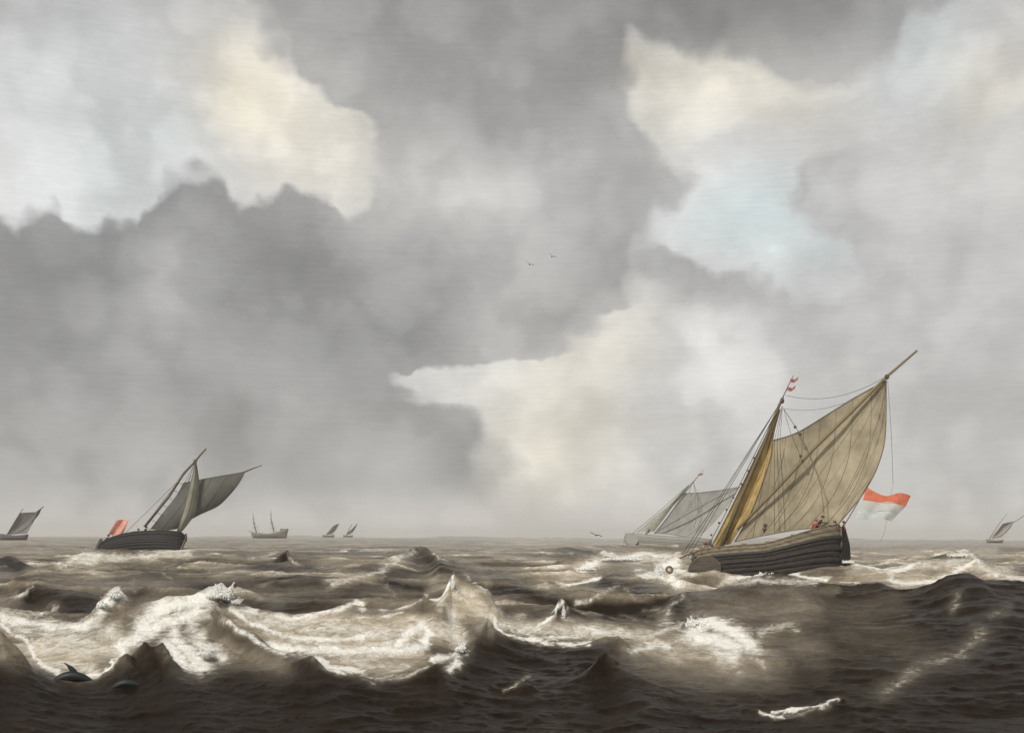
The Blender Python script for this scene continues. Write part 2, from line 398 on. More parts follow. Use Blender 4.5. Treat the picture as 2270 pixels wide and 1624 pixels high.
# crests: points of the view with the depth at which that crest stands; front width, back width in metres
RIDGES = [
 # long dark wave along the front
 dict(p=[(-260,1350,27),(-60,1372,28),(0,1392,28),(53,1444,28),(77,1479,28),(123,1497,28.5),(211,1501,29),(246,1486,29),(262,1458,29.5),(278,1442,29.5),(299,1449,30),(320,1419,30),(337,1434,30),(362,1420,30),(380,1451,29.5),(401,1479,29),(439,1494,28.5),(520,1490,28.5),(600,1486,28.5),(660,1468,29),(689,1451,29.5),(707,1470,29),(724,1487,28.5),(779,1491,28.5),(832,1517,28),(900,1505,28),(948,1484,28.5),(969,1467,29),(990,1491,28.5),(1018,1508,28),(1113,1532,27.5),(1169,1513,28),(1200,1535,27),(1289,1516,28),(1320,1470,29),(1341,1438,30),(1362,1460,29.5),(1410,1500,28),(1500,1540,27),(1700,1560,26),(1800,1572,25),(1870,1545,25.5),(1900,1560,25),(2100,1545,26),(2400,1530,26)], wf=3.2, wb=2.2, sk=.010, jag=.05, sm=5, ex=.92),
 # brown wave in the middle
 dict(p=[(960,1490,34),(1010,1460,35),(1026,1400,36),(1046,1381,36.5),(1062,1368,36.5),(1081,1363,36.5),(1095,1391,36),(1124,1410,36),(1166,1427,36),(1236,1433,36),(1289,1431,36),(1324,1416,36.5),(1348,1410,37),(1370,1408,37),(1387,1426,36.5),(1405,1450,36),(1450,1475,35),(1520,1500,34)], sm=3, wf=5.0, wb=2.4, sk=-.008, jag=.04),
 # brown flank that rises into the breaking crest on the left
 dict(p=[(380,1500,37),(430,1450,37.5),(468,1395,38.5),(492,1352,39),(520,1374,38.7),(548,1402,38.4),(580,1432,38),(640,1460,37.5),(720,1500,37)], wf=3.5, wb=2.2, sk=.02, jag=.05),
 # breaking white wave
 dict(p=[(-300,1345,44),(-60,1340,44),(0,1349,44),(60,1356,44),(120,1373,44),(180,1376,44),(205,1361,44.5),(220,1332,45),(245,1308,45.5),(262,1302,45.5),(275,1322,45),(310,1341,45),(351,1329,45),(421,1322,45),(470,1302,45.5),(492,1290,46),(516,1322,45.5),(548,1350,45),(600,1361,45),(650,1367,45),(703,1360,45),(780,1339,45),(807,1345,45),(870,1350,45),(918,1334,45.5),(939,1320,46),(960,1331,45.5),(981,1321,46),(992,1295,46.5),(1002,1266,47),(1022,1276,47),(1058,1296,46.5),(1086,1313,46),(1100,1345,45.5),(1130,1371,45),(1180,1379,45),(1210,1366,45.5),(1230,1345,46),(1243,1318,46.5),(1258,1345,46),(1300,1370,45.5),(1370,1380,45),(1440,1400,44),(1520,1420,43)], wf=4.5, wb=2.6, sk=-.006, jag=.07),
 # dark lump left of it
 dict(p=[(-30,1372,56),(20,1350,57),(55,1318,59),(70,1304,60),(88,1298,60),(140,1308,60),(200,1312,60),(225,1330,59),(250,1352,57)], wf=7, wb=4, sk=.01, sm=21, jag=.05),
 # big dark wave on the right that carries the sloop
 dict(p=[(1395,1420,48),(1440,1385,52),(1471,1361,54),(1492,1329,57),(1513,1311,60),(1594,1306,62),(1635,1292,63),(1668,1276,64),(1700,1268,65),(1735,1272,65),(1780,1284,64),(1822,1290,63),(1893,1297,62),(1945,1290,60),(1990,1303,58),(2033,1304,56),(2068,1293,55),(2095,1278,54),(2121,1271,54),(2153,1268,54),(2174,1282,54),(2220,1284,54),(2269,1287,54),(2500,1300,54)], wf=15, wb=6, sk=.004, jag=.05),
 # low waves in the middle distance
 dict(p=[(1236,1345,62),(1300,1325,66),(1330,1316,70),(1380,1296,74),(1410,1310,72),(1440,1318,70),(1500,1313,70),(1540,1330,66)], wf=6, wb=4, sk=.01, jag=.05),
 dict(p=[(-200,1245,105),(0,1237,108),(25,1226,110),(55,1248,105),(85,1262,100),(200,1264,98),(350,1262,98),(450,1271,95),(510,1256,100),(580,1250,102),(605,1248,103),(622,1244,104),(636,1242,105),(646,1246,104),(662,1254,102),(700,1262,98),(780,1258,98),(850,1240,106),(895,1222,112),(927,1209,118),(951,1212,117),(973,1236,108),(1015,1246,105),(1089,1258,100),(1131,1278,92),(1180,1287,88),(1236,1291,86),(1254,1300,84),(1307,1292,86),(1335,1276,90),(1377,1268,94),(1398,1271,92),(1415,1284,88),(1507,1294,86),(1560,1310,80)], sm=13, wf=14, wb=7, sk=.002, jag=.08),
 # foamy wave off the sloop's stern
 dict(p=[(1800,1262,104),(1872,1243,108),(1920,1252,106),(1963,1262,104),(2000,1252,106),(2033,1243,108),(2085,1228,112),(2125,1217,115),(2146,1215,116),(2174,1237,110),(2209,1254,106),(2240,1252,107),(2300,1246,108),(2500,1250,108)], wf=16, wb=8, sk=.002, jag=.06),
 dict(p=[(1210,1262,120),(1240,1240,126),(1275,1225,130),(1310,1229,128),(1360,1235,126),(1420,1250,122)], wf=12, wb=8, sk=.002, jag=.05),
 # swell under the far sloops
 dict(p=[(120,1236,150),(180,1225,153),(215,1217,156),(260,1215,157),(300,1219,157),(350,1223,157),(410,1221,157),(470,1232,152),(560,1236,150)], wf=9, wb=5, sk=.002, jag=.08),
 dict(p=[(1330,1216,235),(1372,1206,248),(1400,1208,248),(1460,1210,247),(1540,1211,245),(1600,1216,235)], wf=12, wb=6, sk=.002, jag=.1),
 dict(p=[(585,1252,110),(605,1240,112),(622,1227,114),(636,1213,117),(645,1232,114),(660,1246,112),(690,1256,108)], sm=3, wf=4.5, wb=4, sk=.002, jag=.06),
 dict(p=[(-300,1212,165),(0,1212,165),(150,1217,165),(230,1216,166),(300,1215,167),(400,1212,168),(480,1216,165),(650,1222,160),(800,1224,160),(1000,1224,165),(1150,1218,180),(1250,1212,200),(1330,1208,230),(1400,1206,262),(1480,1206,262),(1560,1208,250),(1700,1210,230),(1900,1213,220),(2100,1211,225),(2300,1212,225),(2500,1213,225)], wf=26, wb=38, sk=.0, jag=.04),
]
def smooth1(a, n):
    k = np.ones(n) / n
    return np.convolve(np.pad(a, n // 2, mode='edge'), k, mode='valid')[:len(a)]
base = -.15 + .25 * (fbm(X / 9, Y / 7, 3, 5) - .5) * 2
far = 1 / (1 + np.exp(-(RG - 190) / 40))
base = base * (1 - far) + far * (.5 + .55 * (ridged(X / 34, Y / 15, 3, 31) - .45) * 2 * np.clip(600 / (RG + 600), .0, 1) * 1.5)
midw = np.clip((RG - 42) / 14, 0, 1) * np.clip((330 - RG) / 120, 0, 1)
rg1 = ridged(X / 15 + .2 * Y / 9, Y / 9.0, 2, 201) ** 1.8; rg2 = ridged(X / 6.5 - .1 * Y / 4, Y / 4.2, 2, 207) ** 1.6
base = base + midw * (1.15 * (rg1 - .28) + .38 * (rg2 - .3))
base = np.where(RG < 20, base * np.clip(RG / 20, .2, 1), base)
Z = base.copy()
crest_info = []
for k, rd in enumerate(RIDGES):
    pts = [at(*q) for q in rd['p']]
    th = np.array([math.atan2(p.x, p.y) for p in pts]); rc = np.array([math.hypot(p.x, p.y) for p in pts]); zc = np.array([p.z for p in pts])
    lat = TT + rd['sk'] * (RG - np.interp(TT, th, rc)) * .5
    zf = np.interp(TH, th, zc, left=zc[0], right=zc[-1])
    # ends of short crests sink away
    fade = np.ones_like(TH)
    wend = R(2.5)
    if th[0] > -R(26): fade *= np.clip((TH - (th[0] - wend)) / wend, 0, 1)
    if th[-1] < R(26): fade *= np.clip(((th[-1] + wend) - TH) / wend, 0, 1)
    fade *= np.clip((R(62) - np.abs(TH)) / R(22), 0, 1)
    zf = zf * fade + (-.3) * (1 - fade)
    zs = smooth1(zf, 61); zs2 = smooth1(zf, rd.get('sm', 7))
    d = RG - np.interp(TT, th, rc)
    wav = (fbm(X / 2.2, Y / 2.2, 3, 40 + k) - .5)
    d = d + wav * 1.1 * np.clip(np.abs(d) / 1.5, 0, 1)
    ad = np.abs(d)
    q = np.exp(-ad / (rd['wf'] * .6))
    a = np.interp(lat.ravel(), TH, zs2).reshape(TT.shape); b = np.interp(lat.ravel(), TH, zs).reshape(TT.shape)
    zz = b + (a - b) * q
    sh = np.where(d < 0, np.exp(-(ad / rd['wf']) ** rd.get('ex', 1.05)), np.exp(-(ad / rd['wb']) ** 1.25))
    cand = base + (zz - base) * sh
    kk = .05
    hmx = np.clip((cand - Z) / kk, 0, 1)
    Z = Z * (1 - hmx) + cand * hmx
    Z += rd['jag'] * np.exp(-(ad / .5) ** 2) * (fbm(X / .7, Y / .7, 3, 70 + k) - .5) * 2 * (RG < 300)
# chop and ripples
near = np.clip(1 - RG / 330, 0, 1)
Z += np.clip(1 - RG / 60, 0, 1) * .35 * (fbm(X / 5 + .2 * Y, Y / 3.4, 3, 301) - .5)
Z += near * np.clip((RG - 18) / 24, .10, 1) * .26 * (ridged(X / 3.6 + .25 * Y, Y / 2.4, 3, 9) - .42)
Z += near * .11 * (ridged(X / 1.1, Y / .8 + .2 * X, 3, 19) - .42)
Z += np.clip(1 - RG / 90, 0, 1) * .045 * (fbm(X / .33, Y / .25, 3, 29) - .5)
# hollow that holds the sloop
PX, PY = proj(X, np.maximum(Y, .01), Z)
lr = np.log(RG)
wob = lambda sx, sy, sd, o=4: fbm(TT * sx, lr * sy, o, sd) - .5
PX = PX + 30 * wob(70, 24, 101) + 12 * wob(300, 120, 102, 3)
PY = PY + 13 * wob(60, 24, 103) + 7 * wob(240, 140, 104, 3)
front = (np.abs(TT) < R(28)) & (RG > 12) & (RG < 900)
# what the eye sees first along each sight line
elev = (Z - HCAM) / RG
emax = np.maximum.accumulate(elev, axis=0)
def find_surface(x, y):
    d = ray(x, y); th = math.atan2(d.x, d.y); j = int(np.argmin(np.abs(TH - th)))
    e = d.z / math.hypot(d.x, d.y)
    i = int(np.searchsorted(emax[:, j], e))
    return RR[min(i, len(RR) - 1)], j
foam = np.zeros_like(Z); milk_and_light = np.zeros_like(Z)
def stroke(pts, w, a, tgt, soft=1.35, dep=.16):
    # lay a streak of foam, or of painted light or dark tone, on the water along the given line; it reaches only as deep as the streak itself
    rs = [find_surface(*p)[0] for p in pts]
    for k in range(len(pts) - 1):
        (x0, y0), (x1, y1) = pts[k], pts[k + 1]
        r0, r1 = rs[k], rs[k + 1]
        rlo, rhi = min(r0, r1) * (1 - 2.2 * dep), max(r0, r1) * (1 + 2.2 * dep)
        i0, i1 = np.searchsorted(RR, rlo), np.searchsorted(RR, rhi) + 1
        m_ = w * 3.6 + 20
        t0 = math.atan((min(x0, x1) - m_ - XC) / FS); t1 = math.atan((max(x0, x1) + m_ - XC) / FS)
        j0, j1 = np.searchsorted(TH, t0), np.searchsorted(TH, t1) + 1
        if i1 <= i0 or j1 <= j0: continue
        px = PX[i0:i1, j0:j1]; py = PY[i0:i1, j0:j1]
        vx, vy = x1 - x0, y1 - y0; L2 = vx * vx + vy * vy + 1e-6
        t = np.clip(((px - x0) * vx + (py - y0) * vy) / L2, 0, 1)
        dd = np.hypot(px - x0 - t * vx, (py - y0 - t * vy))
        rseg = r0 + (r1 - r0) * t
        win = np.exp(-((RG[i0:i1, j0:j1] - rseg) / (rseg * dep)) ** 2)
        f = a * np.exp(-(dd / w) ** soft) * win
        tgt[i0:i1, j0:j1] = np.maximum(tgt[i0:i1, j0:j1], f)
def crop(ox, pts): return [(ox + .3514 * x, 1152 + .3514 * y) for x, y in pts]
SA = [([(0,600),(100,640),(250,650),(400,680),(520,680),(600,620),(680,520),(745,455)],40,.85),([(0,650),(150,760),(250,900),(350,965),(500,980),(620,970),(700,925),(760,840)],15,1.0),
 ([(100,700),(200,770),(350,820),(550,830),(700,800),(850,740)],45,.55),([(600,640),(640,560),(700,500),(750,470)],45,.8),([(880,720),(950,620),(1050,540),(1200,520),(1350,470),(1420,430)],70,1.0),
 ([(760,800),(900,720),(1000,660),(1150,610),(1250,570)],60,.9),([(1060,790),(1100,850),(1180,920),(1250,945)],50,1.0),([(1100,700),(1150,800),(1230,880),(1300,920)],60,.9),
 ([(1180,600),(1220,700),(1280,800),(1400,860)],55,.7),([(1440,560),(1520,600),(1600,650),(1750,720),(1900,750),(2100,752),(2270,742)],17,1.0),([(1430,640),(1550,720),(1680,800),(1800,840)],18,.8),
 ([(1460,520),(1560,565),(1700,605),(1850,620),(2000,595),(2150,555),(2270,525)],20,.8),([(1700,780),(1850,820),(2000,822),(2270,832)],28,.95),([(1990,870),(2100,935),(2270,948)],18,.95),
 ([(430,270),(500,225),(600,222),(750,235),(900,225),(1100,195),(1180,190)],30,.62),([(400,290),(520,262),(600,272)],22,.6),([(100,500),(170,470),(220,420)],9,.5),([(0,400),(70,420),(130,470)],20,.35),([(1560,240),(1680,230),(1740,200)],14,.4),([(1820,200),(1850,260),(1880,282)],7,.45),
 ([(0,560),(120,590),(260,600),(330,560)],30,.5),([(1000,330),(1050,360),(1090,365)],7,.25),([(840,370),(830,420),(860,450)],8,.2)]
SB = [([(0,590),(100,562),(230,532),(285,560)],17,.7),([(60,400),(200,370),(400,322),(500,250),(600,195)],24,.5),([(690,182),(750,242),(800,252)],8,.55),([(400,562),(550,542),(640,495),(668,480)],16,.65),
 ([(0,640),(200,632),(400,612),(520,582)],10,.6),([(0,800),(150,822),(350,822),(500,822),(640,800)],24,1.0),([(480,800),(560,725),(620,665),(665,700),(655,780)],34,1.0),([(0,905),(60,940),(150,955)],12,1.0),
 ([(0,760),(200,742),(400,705)],28,.7),([(690,500),(760,500),(810,440),(838,345)],12,.95),([(930,365),(1000,415),(1060,445),(1090,505)],20,.5),([(700,885),(780,872),(850,850),(862,900),(830,940)],25,.9),([(590,960),(680,925)],10,.7),([(250,960),(350,1000),(500,985),(600,960)],14,.5),
 ([(1082,625),(1120,692),(1200,732),(1300,752),(1450,782),(1600,790),(1700,770)],11,1.0),([(1150,650),(1250,702),(1350,722),(1400,665)],26,.6),([(1310,742),(1500,742),(1620,732)],13,.85),([(1380,690),(1420,645),(1480,595),(1527,510)],10,.9),
 ([(1600,682),(1680,672),(1780,702),(1850,702),(1900,692)],24,.75),([(1870,702),(1950,712),(2050,732),(2200,685),(2270,655)],22,.6),([(1980,822),(2050,802),(2130,772),(2200,802)],26,.75),([(1490,392),(1540,412),(1620,402),(1750,362)],11,.9),
 ([(1650,312),(1750,262),(1900,232),(2050,212),(2200,232)],34,.75),([(2000,330),(2150,352),(2270,392)],24,.85),([(1600,522),(1700,522),(1780,462),(1880,412)],13,.5),([(1160,1080),(1230,1042),(1300,992)],9,.38),([(230,962),(330,1032)],7,.45),
 ([(1920,442),(2000,502),(2100,492),(2200,462)],9,.32),([(2050,572),(2200,562)],7,.3),([(400,330),(415,430),(470,480)],7,.3),([(1560,560),(1540,620),(1600,640)],14,.4),([(1100,560),(1180,600),(1300,610)],24,.35),([(1900,600),(2050,640)],8,.25)]
SC = [([(0,300),(60,260),(100,330),(60,370),(100,400)],50,1.0),([(320,430),(420,375),(520,362),(640,285),(700,312),(780,335)],20,.75),([(700,305),(850,342),(950,372),(1030,372)],14,1.0),([(1130,270),(1250,282),(1350,312),(1450,322),(1600,272),(1750,215),(1900,185)],16,.8),
 ([(1420,330),(1460,388),(1560,402),(1700,388),(1800,342),(1950,252)],22,.85),([(1900,192),(1980,262),(2060,332),(2150,358),(2270,368)],24,.6),([(1700,300),(1850,250),(1930,230)],26,.5),([(1120,390),(1220,390)],9,.6),([(170,722),(230,655),(300,645),(400,692),(500,742),(540,792)],58,1.0),([(250,782),(350,842),(450,872)],62,.6),([(230,740),(330,760),(430,800)],70,.95),([(330,860),(400,920),(460,960)],50,.35),
 ([(610,722),(680,682),(760,662),(830,682)],36,.42),([(640,930),(600,860),(560,780)],26,.32),([(590,1200),(700,1248),(740,1240)],8,.8),([(680,1212),(850,1192),(980,1182),(1060,1152),(1108,1128)],7,.95),([(700,1230),(900,1215),(1050,1180)],16,.3),
 ([(1380,1090),(1450,1042),(1550,962),(1700,892),(1850,862),(1975,762),(1995,702)],44,.30),([(1830,560),(1850,480)],26,.3),([(0,602),(60,522),(130,452)],16,.3),([(0,782),(120,752)],14,.6),([(0,645),(60,662)],28,.5),([(800,480),(880,500)],30,.22),([(2080,600),(2180,560)],26,.2)]
for pts, w, a in [([(1000,1300),(1045,1330),(1075,1360)],26,.34),([(985,1340),(1010,1375),(1015,1440)],22,.5),([(40,1390),(110,1410),(200,1425),(250,1400)],34,.50),([(90,1470),(200,1480)],14,.5),([(540,1360),(700,1392),(860,1400),(1000,1395)],26,.50),([(640,1420),(780,1445),(920,1430)],26,.55),([(760,1470),(900,1480)],14,.35),
                  ([(1110,1385),(1230,1400),(1360,1400),(1440,1410)],20,.5),([(1500,1440),(1600,1450)],36,.35),([(180,1236),(420,1226)],12,.5),([(1900,1255),(2100,1250),(2240,1262)],14,.42),([(1350,1232),(1480,1240)],16,.5),([(1560,1300),(1680,1284),(1800,1290)],10,.5),([(1380,1206),(1500,1210)],5,.5)]:
    stroke(pts, w, a, foam, 2.0, .2)
for ox, SS in ((0, SA), (709, SB), (1471, SC)):
    for pts, w, a in SS: stroke(crop(ox, pts), w * .3514 * 1.15, a, foam)
foam *= .70 + .75 * fbm(TT * 110, lr * 40, 4, 120)
MK = [([(20,1420),(100,1440),(180,1452),(250,1420)],42,1.0),([(100,1460),(200,1480)],22,.9),([(520,1345),(620,1400),(760,1430),(900,1440)],34,.85),([(620,1375),(760,1385),(900,1385),(1010,1400)],34,.9),([(740,1460),(850,1480),(930,1460)],20,.7),([(990,1300),(1035,1325),(1078,1362)],40,1.0),([(1000,1345),(1050,1355)],30,.9),
      ([(1120,1375),(1230,1390),(1340,1395),(1430,1400)],24,.7),([(1420,1420),(1500,1440),(1600,1450)],50,.6),([(1450,1370),(1520,1340)],30,.45),([(150,1235),(300,1240),(420,1228)],16,.7),([(1250,1250),(1400,1240),(1480,1260)],24,.6),([(1880,1262),(2000,1272),(2120,1250),(2200,1270)],26,.7),
      ([(1560,1330),(1680,1345),(1800,1345)],46,.42),([(1450,1440),(1560,1470),(1700,1460)],60,.38),([(1700,1400),(1800,1440)],50,.22),([(1800,1335),(1900,1350),(1980,1330)],50,.22),([(1880,1400),(2000,1420)],60,.10),([(0,1240),(200,1215)],20,.3),([(1560,1290),(1700,1310),(1850,1310)],16,.35),([(500,1440),(560,1460),(620,1470)],30,.35),([(1900,1225),(2200,1222)],20,.8),([(1880,1275),(1960,1282),(2060,1285),(2140,1255),(2240,1272)],18,.9),([(1900,1205),(2260,1205)],9,.6),([(1300,1215),(1400,1220)],12,.5),([(1050,1225),(1180,1245),(1280,1262)],16,.5)]
for pts, w, a in MK: stroke(pts, w, a, milk_and_light, 2.0, .3)  # pale streaks: silty water, plus lit troughs painted into the colour
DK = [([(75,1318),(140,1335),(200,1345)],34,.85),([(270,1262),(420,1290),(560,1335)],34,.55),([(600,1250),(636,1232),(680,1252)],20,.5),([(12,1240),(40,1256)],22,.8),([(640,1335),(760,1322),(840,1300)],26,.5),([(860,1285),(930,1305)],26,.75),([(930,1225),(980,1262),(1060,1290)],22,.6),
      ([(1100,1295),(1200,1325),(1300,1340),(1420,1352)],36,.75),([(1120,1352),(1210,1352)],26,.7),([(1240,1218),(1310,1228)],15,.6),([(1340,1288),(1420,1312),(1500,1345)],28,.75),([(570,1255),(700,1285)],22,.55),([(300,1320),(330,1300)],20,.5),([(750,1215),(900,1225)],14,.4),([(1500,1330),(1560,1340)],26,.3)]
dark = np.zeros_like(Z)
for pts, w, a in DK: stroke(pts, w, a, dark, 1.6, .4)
# water thick with air and silt is paler; cloud shade on the near waves is painted dark
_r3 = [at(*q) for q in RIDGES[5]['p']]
shade_end = np.interp(TT, [R(-40), R(-4)] + [math.atan2(p.x, p.y) for p in _r3] + [R(50)], [38, 37] + [math.hypot(p.x, p.y) for p in _r3] + [52])
dist_light = .52 * np.clip((RG - shade_end) / 7 + .25, 0, 1) * np.clip(.45 + (RG - 36) / 70, .45, 1)
milk_and_light = np.maximum(milk_and_light * .8, dist_light * (.45 + 1.4 * (fbm(X / 9, Y / 6, 4, 88) - .3)))
milk_and_light *= (1 - dark)
crest = midw * (np.clip((rg1 - .52) * 3.2, 0, 1) * .60 + np.clip((rg2 - .55) * 3, 0, 1) * .25) * (1 - .7 * dark) * np.clip((RG - shade_end) / 5, 0, 1)
milk_and_light = np.clip(milk_and_light + crest * .55 - midw * .10, 0, 1)
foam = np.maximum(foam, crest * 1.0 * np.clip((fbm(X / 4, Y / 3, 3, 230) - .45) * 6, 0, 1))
# outside the view: the same sea with its own white horses
out_w = np.clip((np.abs(TT) - R(25)) / R(2), 0, 1) * (RG > 12)
wh = np.clip((fbm(X / 14, Y / 8, 4, 55) - .60) * 7, 0, .9)
foam = np.maximum(foam * (1 - out_w), out_w * wh * np.clip(1 - RG / 900, 0, 1))
farf = np.clip((RG - 130) / 60, 0, 1) * np.clip(1 - RG / 1500, 0, 1)
foam = np.maximum(foam, .55 * farf * np.clip((fbm(X / 22, Y / 14, 4, 66) - .60) * 6, 0, 1))
# foam stands up a little
fn = fbm(X / .22, Y / .3, 3, 91) - .35
Z += np.clip(foam - .3, 0, 1) * fn * .07 * np.clip(1.4 - RG / 110, .2, 1)

nr, ntk = Z.shape
co = np.empty((nr * ntk, 3), np.float32); co[:, 0] = X.ravel(); co[:, 1] = Y.ravel(); co[:, 2] = Z.ravel()
idx = np.arange(nr * ntk).reshape(nr, ntk)
a0 = idx[:-1, :-1].ravel(); a1 = idx[:-1, 1:].ravel(); a2 = idx[1:, 1:].ravel(); a3 = idx[1:, :-1].ravel()
quads = np.stack([a0, a3, a2, a1], 1).astype(np.int32)
me = bpy.data.meshes.new('sea')
me.vertices.add(len(co)); me.vertices.foreach_set('co', co.ravel())
me.loops.add(quads.size); me.loops.foreach_set('vertex_index', quads.ravel())
me.polygons.add(len(quads)); me.polygons.foreach_set('loop_start', np.arange(0, quads.size, 4, dtype=np.int32))
me.update(calc_edges=True)
me.polygons.foreach_set('use_smooth', np.ones(len(quads), bool))
for nm, arr in (('foam', foam), ('milk_and_light', milk_and_light)):
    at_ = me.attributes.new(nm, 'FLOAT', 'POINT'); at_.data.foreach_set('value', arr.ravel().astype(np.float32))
def sea_z(x, y):
    th = math.atan2(x, y); r = math.hypot(x, y)
    j = int(np.argmin(np.abs(TH - th))); return float(np.interp(r, RR, Z[:, j]))

mw, nt, pb = new_mat('sea_water')
L_ = nt.links.new
def mn(t, **kw):
    n = nt.nodes.new(t)
    for k, v in kw.items(): setattr(n, k, v)
    return n
geo = mn('ShaderNodeNewGeometry')
fa = mn('ShaderNodeAttribute', attribute_name='foam'); mk = mn('ShaderNodeAttribute', attribute_name='milk_and_light')
def mnoise_(scale, detail, rough, st=(1, 1, 1), dist=0):
    mp = mn('ShaderNodeMapping'); mp.inputs['Scale'].default_value = st; L_(geo.outputs['Position'], mp.inputs[0])
    n = mn('ShaderNodeTexNoise'); n.inputs['Scale'].default_value = scale; n.inputs['Detail'].default_value = detail; n.inputs['Roughness'].default_value = rough; n.inputs['Distortion'].default_value = dist
    L_(mp.outputs[0], n.inputs[0]); return n
def mm(op, a, b=0.0, clamp=False):
    n = mn('ShaderNodeMath', operation=op, use_clamp=clamp)
    for i, v in ((0, a), (1, b)):
        if isinstance(v, bpy.types.NodeSocket): L_(v, n.inputs[i])
        else: n.inputs[i].default_value = v
    return n.outputs[0]
def mr(x, lo, hi, a=0., b=1.):
    n = mn('ShaderNodeMapRange', interpolation_type='SMOOTHSTEP'); L_(x, n.inputs[0])
    for i, v in ((1, lo), (2, hi), (3, a), (4, b)): n.inputs[i].default_value = v
    return n.outputs[0]
n1 = mnoise_(1.6, 7, .68, (1, .55, 1.6), 1.2); n2 = mnoise_(7.0, 5, .7, (1, .5, 1.5), .8); n3 = mnoise_(.35, 4, .6)
nn = mm('ADD', mm('MULTIPLY', n1.outputs[0], .72), mm('MULTIPLY', n2.outputs[0], .28))
fm = mr(mm('ADD', fa.outputs['Fac'], mm('MULTIPLY', mm('SUBTRACT', nn, .5), 1.9)), .20, .92)
fm = mm('MULTIPLY', fm, mr(fa.outputs['Fac'], .03, .22))
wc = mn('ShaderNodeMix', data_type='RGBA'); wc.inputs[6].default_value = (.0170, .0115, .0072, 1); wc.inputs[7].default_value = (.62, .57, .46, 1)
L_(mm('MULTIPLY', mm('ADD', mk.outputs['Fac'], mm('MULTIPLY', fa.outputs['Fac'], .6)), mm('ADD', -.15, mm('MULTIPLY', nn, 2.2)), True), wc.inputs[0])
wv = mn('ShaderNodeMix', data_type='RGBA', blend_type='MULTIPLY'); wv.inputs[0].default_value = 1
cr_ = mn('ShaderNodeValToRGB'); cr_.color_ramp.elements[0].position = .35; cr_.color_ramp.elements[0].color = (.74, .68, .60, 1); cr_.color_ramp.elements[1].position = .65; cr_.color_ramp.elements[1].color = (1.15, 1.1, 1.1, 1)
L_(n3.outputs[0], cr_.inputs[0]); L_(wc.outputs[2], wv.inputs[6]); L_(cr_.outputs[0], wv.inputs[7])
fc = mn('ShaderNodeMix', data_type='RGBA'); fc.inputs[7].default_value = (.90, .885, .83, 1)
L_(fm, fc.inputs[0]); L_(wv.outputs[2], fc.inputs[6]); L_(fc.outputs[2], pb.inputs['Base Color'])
L_(mm('ADD', .20, mm('MULTIPLY', fm, .7)), pb.inputs['Roughness'])
L_(mm('MULTIPLY', mm('SUBTRACT', 1.0, fm), .010), pb.inputs['Specular IOR Level'])
pb.inputs['IOR'].default_value = 1.33
bp1 = mn('ShaderNodeBump'); bp1.inputs['Strength'].default_value = .75; bp1.inputs['Distance'].default_value = .10
rip = mnoise_(2.4, 8, .62, (1, .7, 1), .4)
bh = mm('ADD', rip.outputs[0], mm('MULTIPLY', fm, mm('MULTIPLY', n2.outputs[0], 1.4)))
L_(bh, bp1.inputs['Height']); L_(bp1.outputs[0], pb.inputs['Normal'])
me.materials.append(mw)
sea = link(bpy.data.objects.new('sea', me)); tag(sea, 'rough brown sea with dark foreground waves and white breaking crests', kind='structure')

# ------------------------------------------------------------------ materials
m_tar = simple('tarred_oak', (.034, .030, .027), .6, .45, 2.5, .35, (1, 6, 6), .25)
m_tar2 = simple('weathered_tarred_oak', (.034, .029, .025), .7, .6, 1.2, .2, (1, 6, 6), .25)
m_oak = simple('pale_weathered_oak', (.165, .138, .095), .75, .5, .7, .25, (1, 7, 7), .25)
m_oakd = simple('brown_oak', (.13, .105, .075), .75, .4, 2.2, .25, (1, 7, 7), .25)
m_mast = simple('brown_mast', (.13, .10, .055), .65, .4, 2, .3, (2, 2, 8), .1)
m_rud = simple('black_rudder_oak', (.016, .015, .014), .8, .5, 1.5, .1, (1, 1, 5), .3)
m_lee = simple('leeboard_oak', (.060, .050, .037), .75, .65, 1.1, .3, (1, 1, 6), .3)
m_spar = simple('pine_spar', (.20, .155, .085), .65, .3, 3, .3, (2, 2, 8), .1)
m_spard = simple('dark_spar', (.10, .08, .055), .7, .3, 3, .3)
m_rope = simple('hemp_rope', (.085, .07, .055), .9, .3, 12, .1)
m_sail = simple('tanned_canvas', (.44, .385, .275), .9, .34, .45, .1, (1, 1, .7), .1, .42, 8)
m_ochre = simple('ochre_canvas', (.50, .36, .15), .9, .38, .9, .1, (1, 1, .5), .1, .3, 7)
m_seam = simple('canvas_seam', (.17, .145, .10), .9, .3, 3, .1)
m_gsail = simple('grey_canvas', (.155, .155, .14), .9, .2, .6, .1, (1, 1, .6), .1, .2, 7)
m_lsail = simple('pale_olive_canvas', (.31, .305, .25), .9, .2, .8, .1, (1, 1, .6), .1, .3)
m_fsail = simple('haze_grey_canvas', (.36, .36, .335), .9, .2, .5, .1, (1, 1, .6), .1, .3, 7)  # far canvas, wood and spar: distance haze put into the colour
m_fhull = simple('haze_grey_wood', (.30, .295, .27), .8, .3, 2, .2, (1, 6, 6), .2)
m_fspar = simple('haze_grey_spar', (.26, .245, .215), .8, .25, 3, .2)
m_dist = simple('distant_boat_wood', (.085, .078, .075), .9, .2, 1, .1)
m_dists = simple('distant_boat_sail', (.17, .16, .155), .95, .2, .3, .05, (1, 1, 1), 0, .2)
m_red = simple('faded_red_bunting', (.70, .21, .13), .9, .22, 1.6, .1, (1, 1, 1), 0, .35)
m_pink = simple('salmon_bunting', (.86, .42, .34), .9, .25, 2.0, .1, (1, 1, 1), 0, .35)
m_pen = simple('red_pennant_cloth', (.40, .16, .14), .9, .2, 3, .1, (1, 1, 1), 0, .3)
m_wht = simple('white_bunting', (.60, .60, .59), .9, .1, 2, .1, (1, 1, 1), 0, .35)
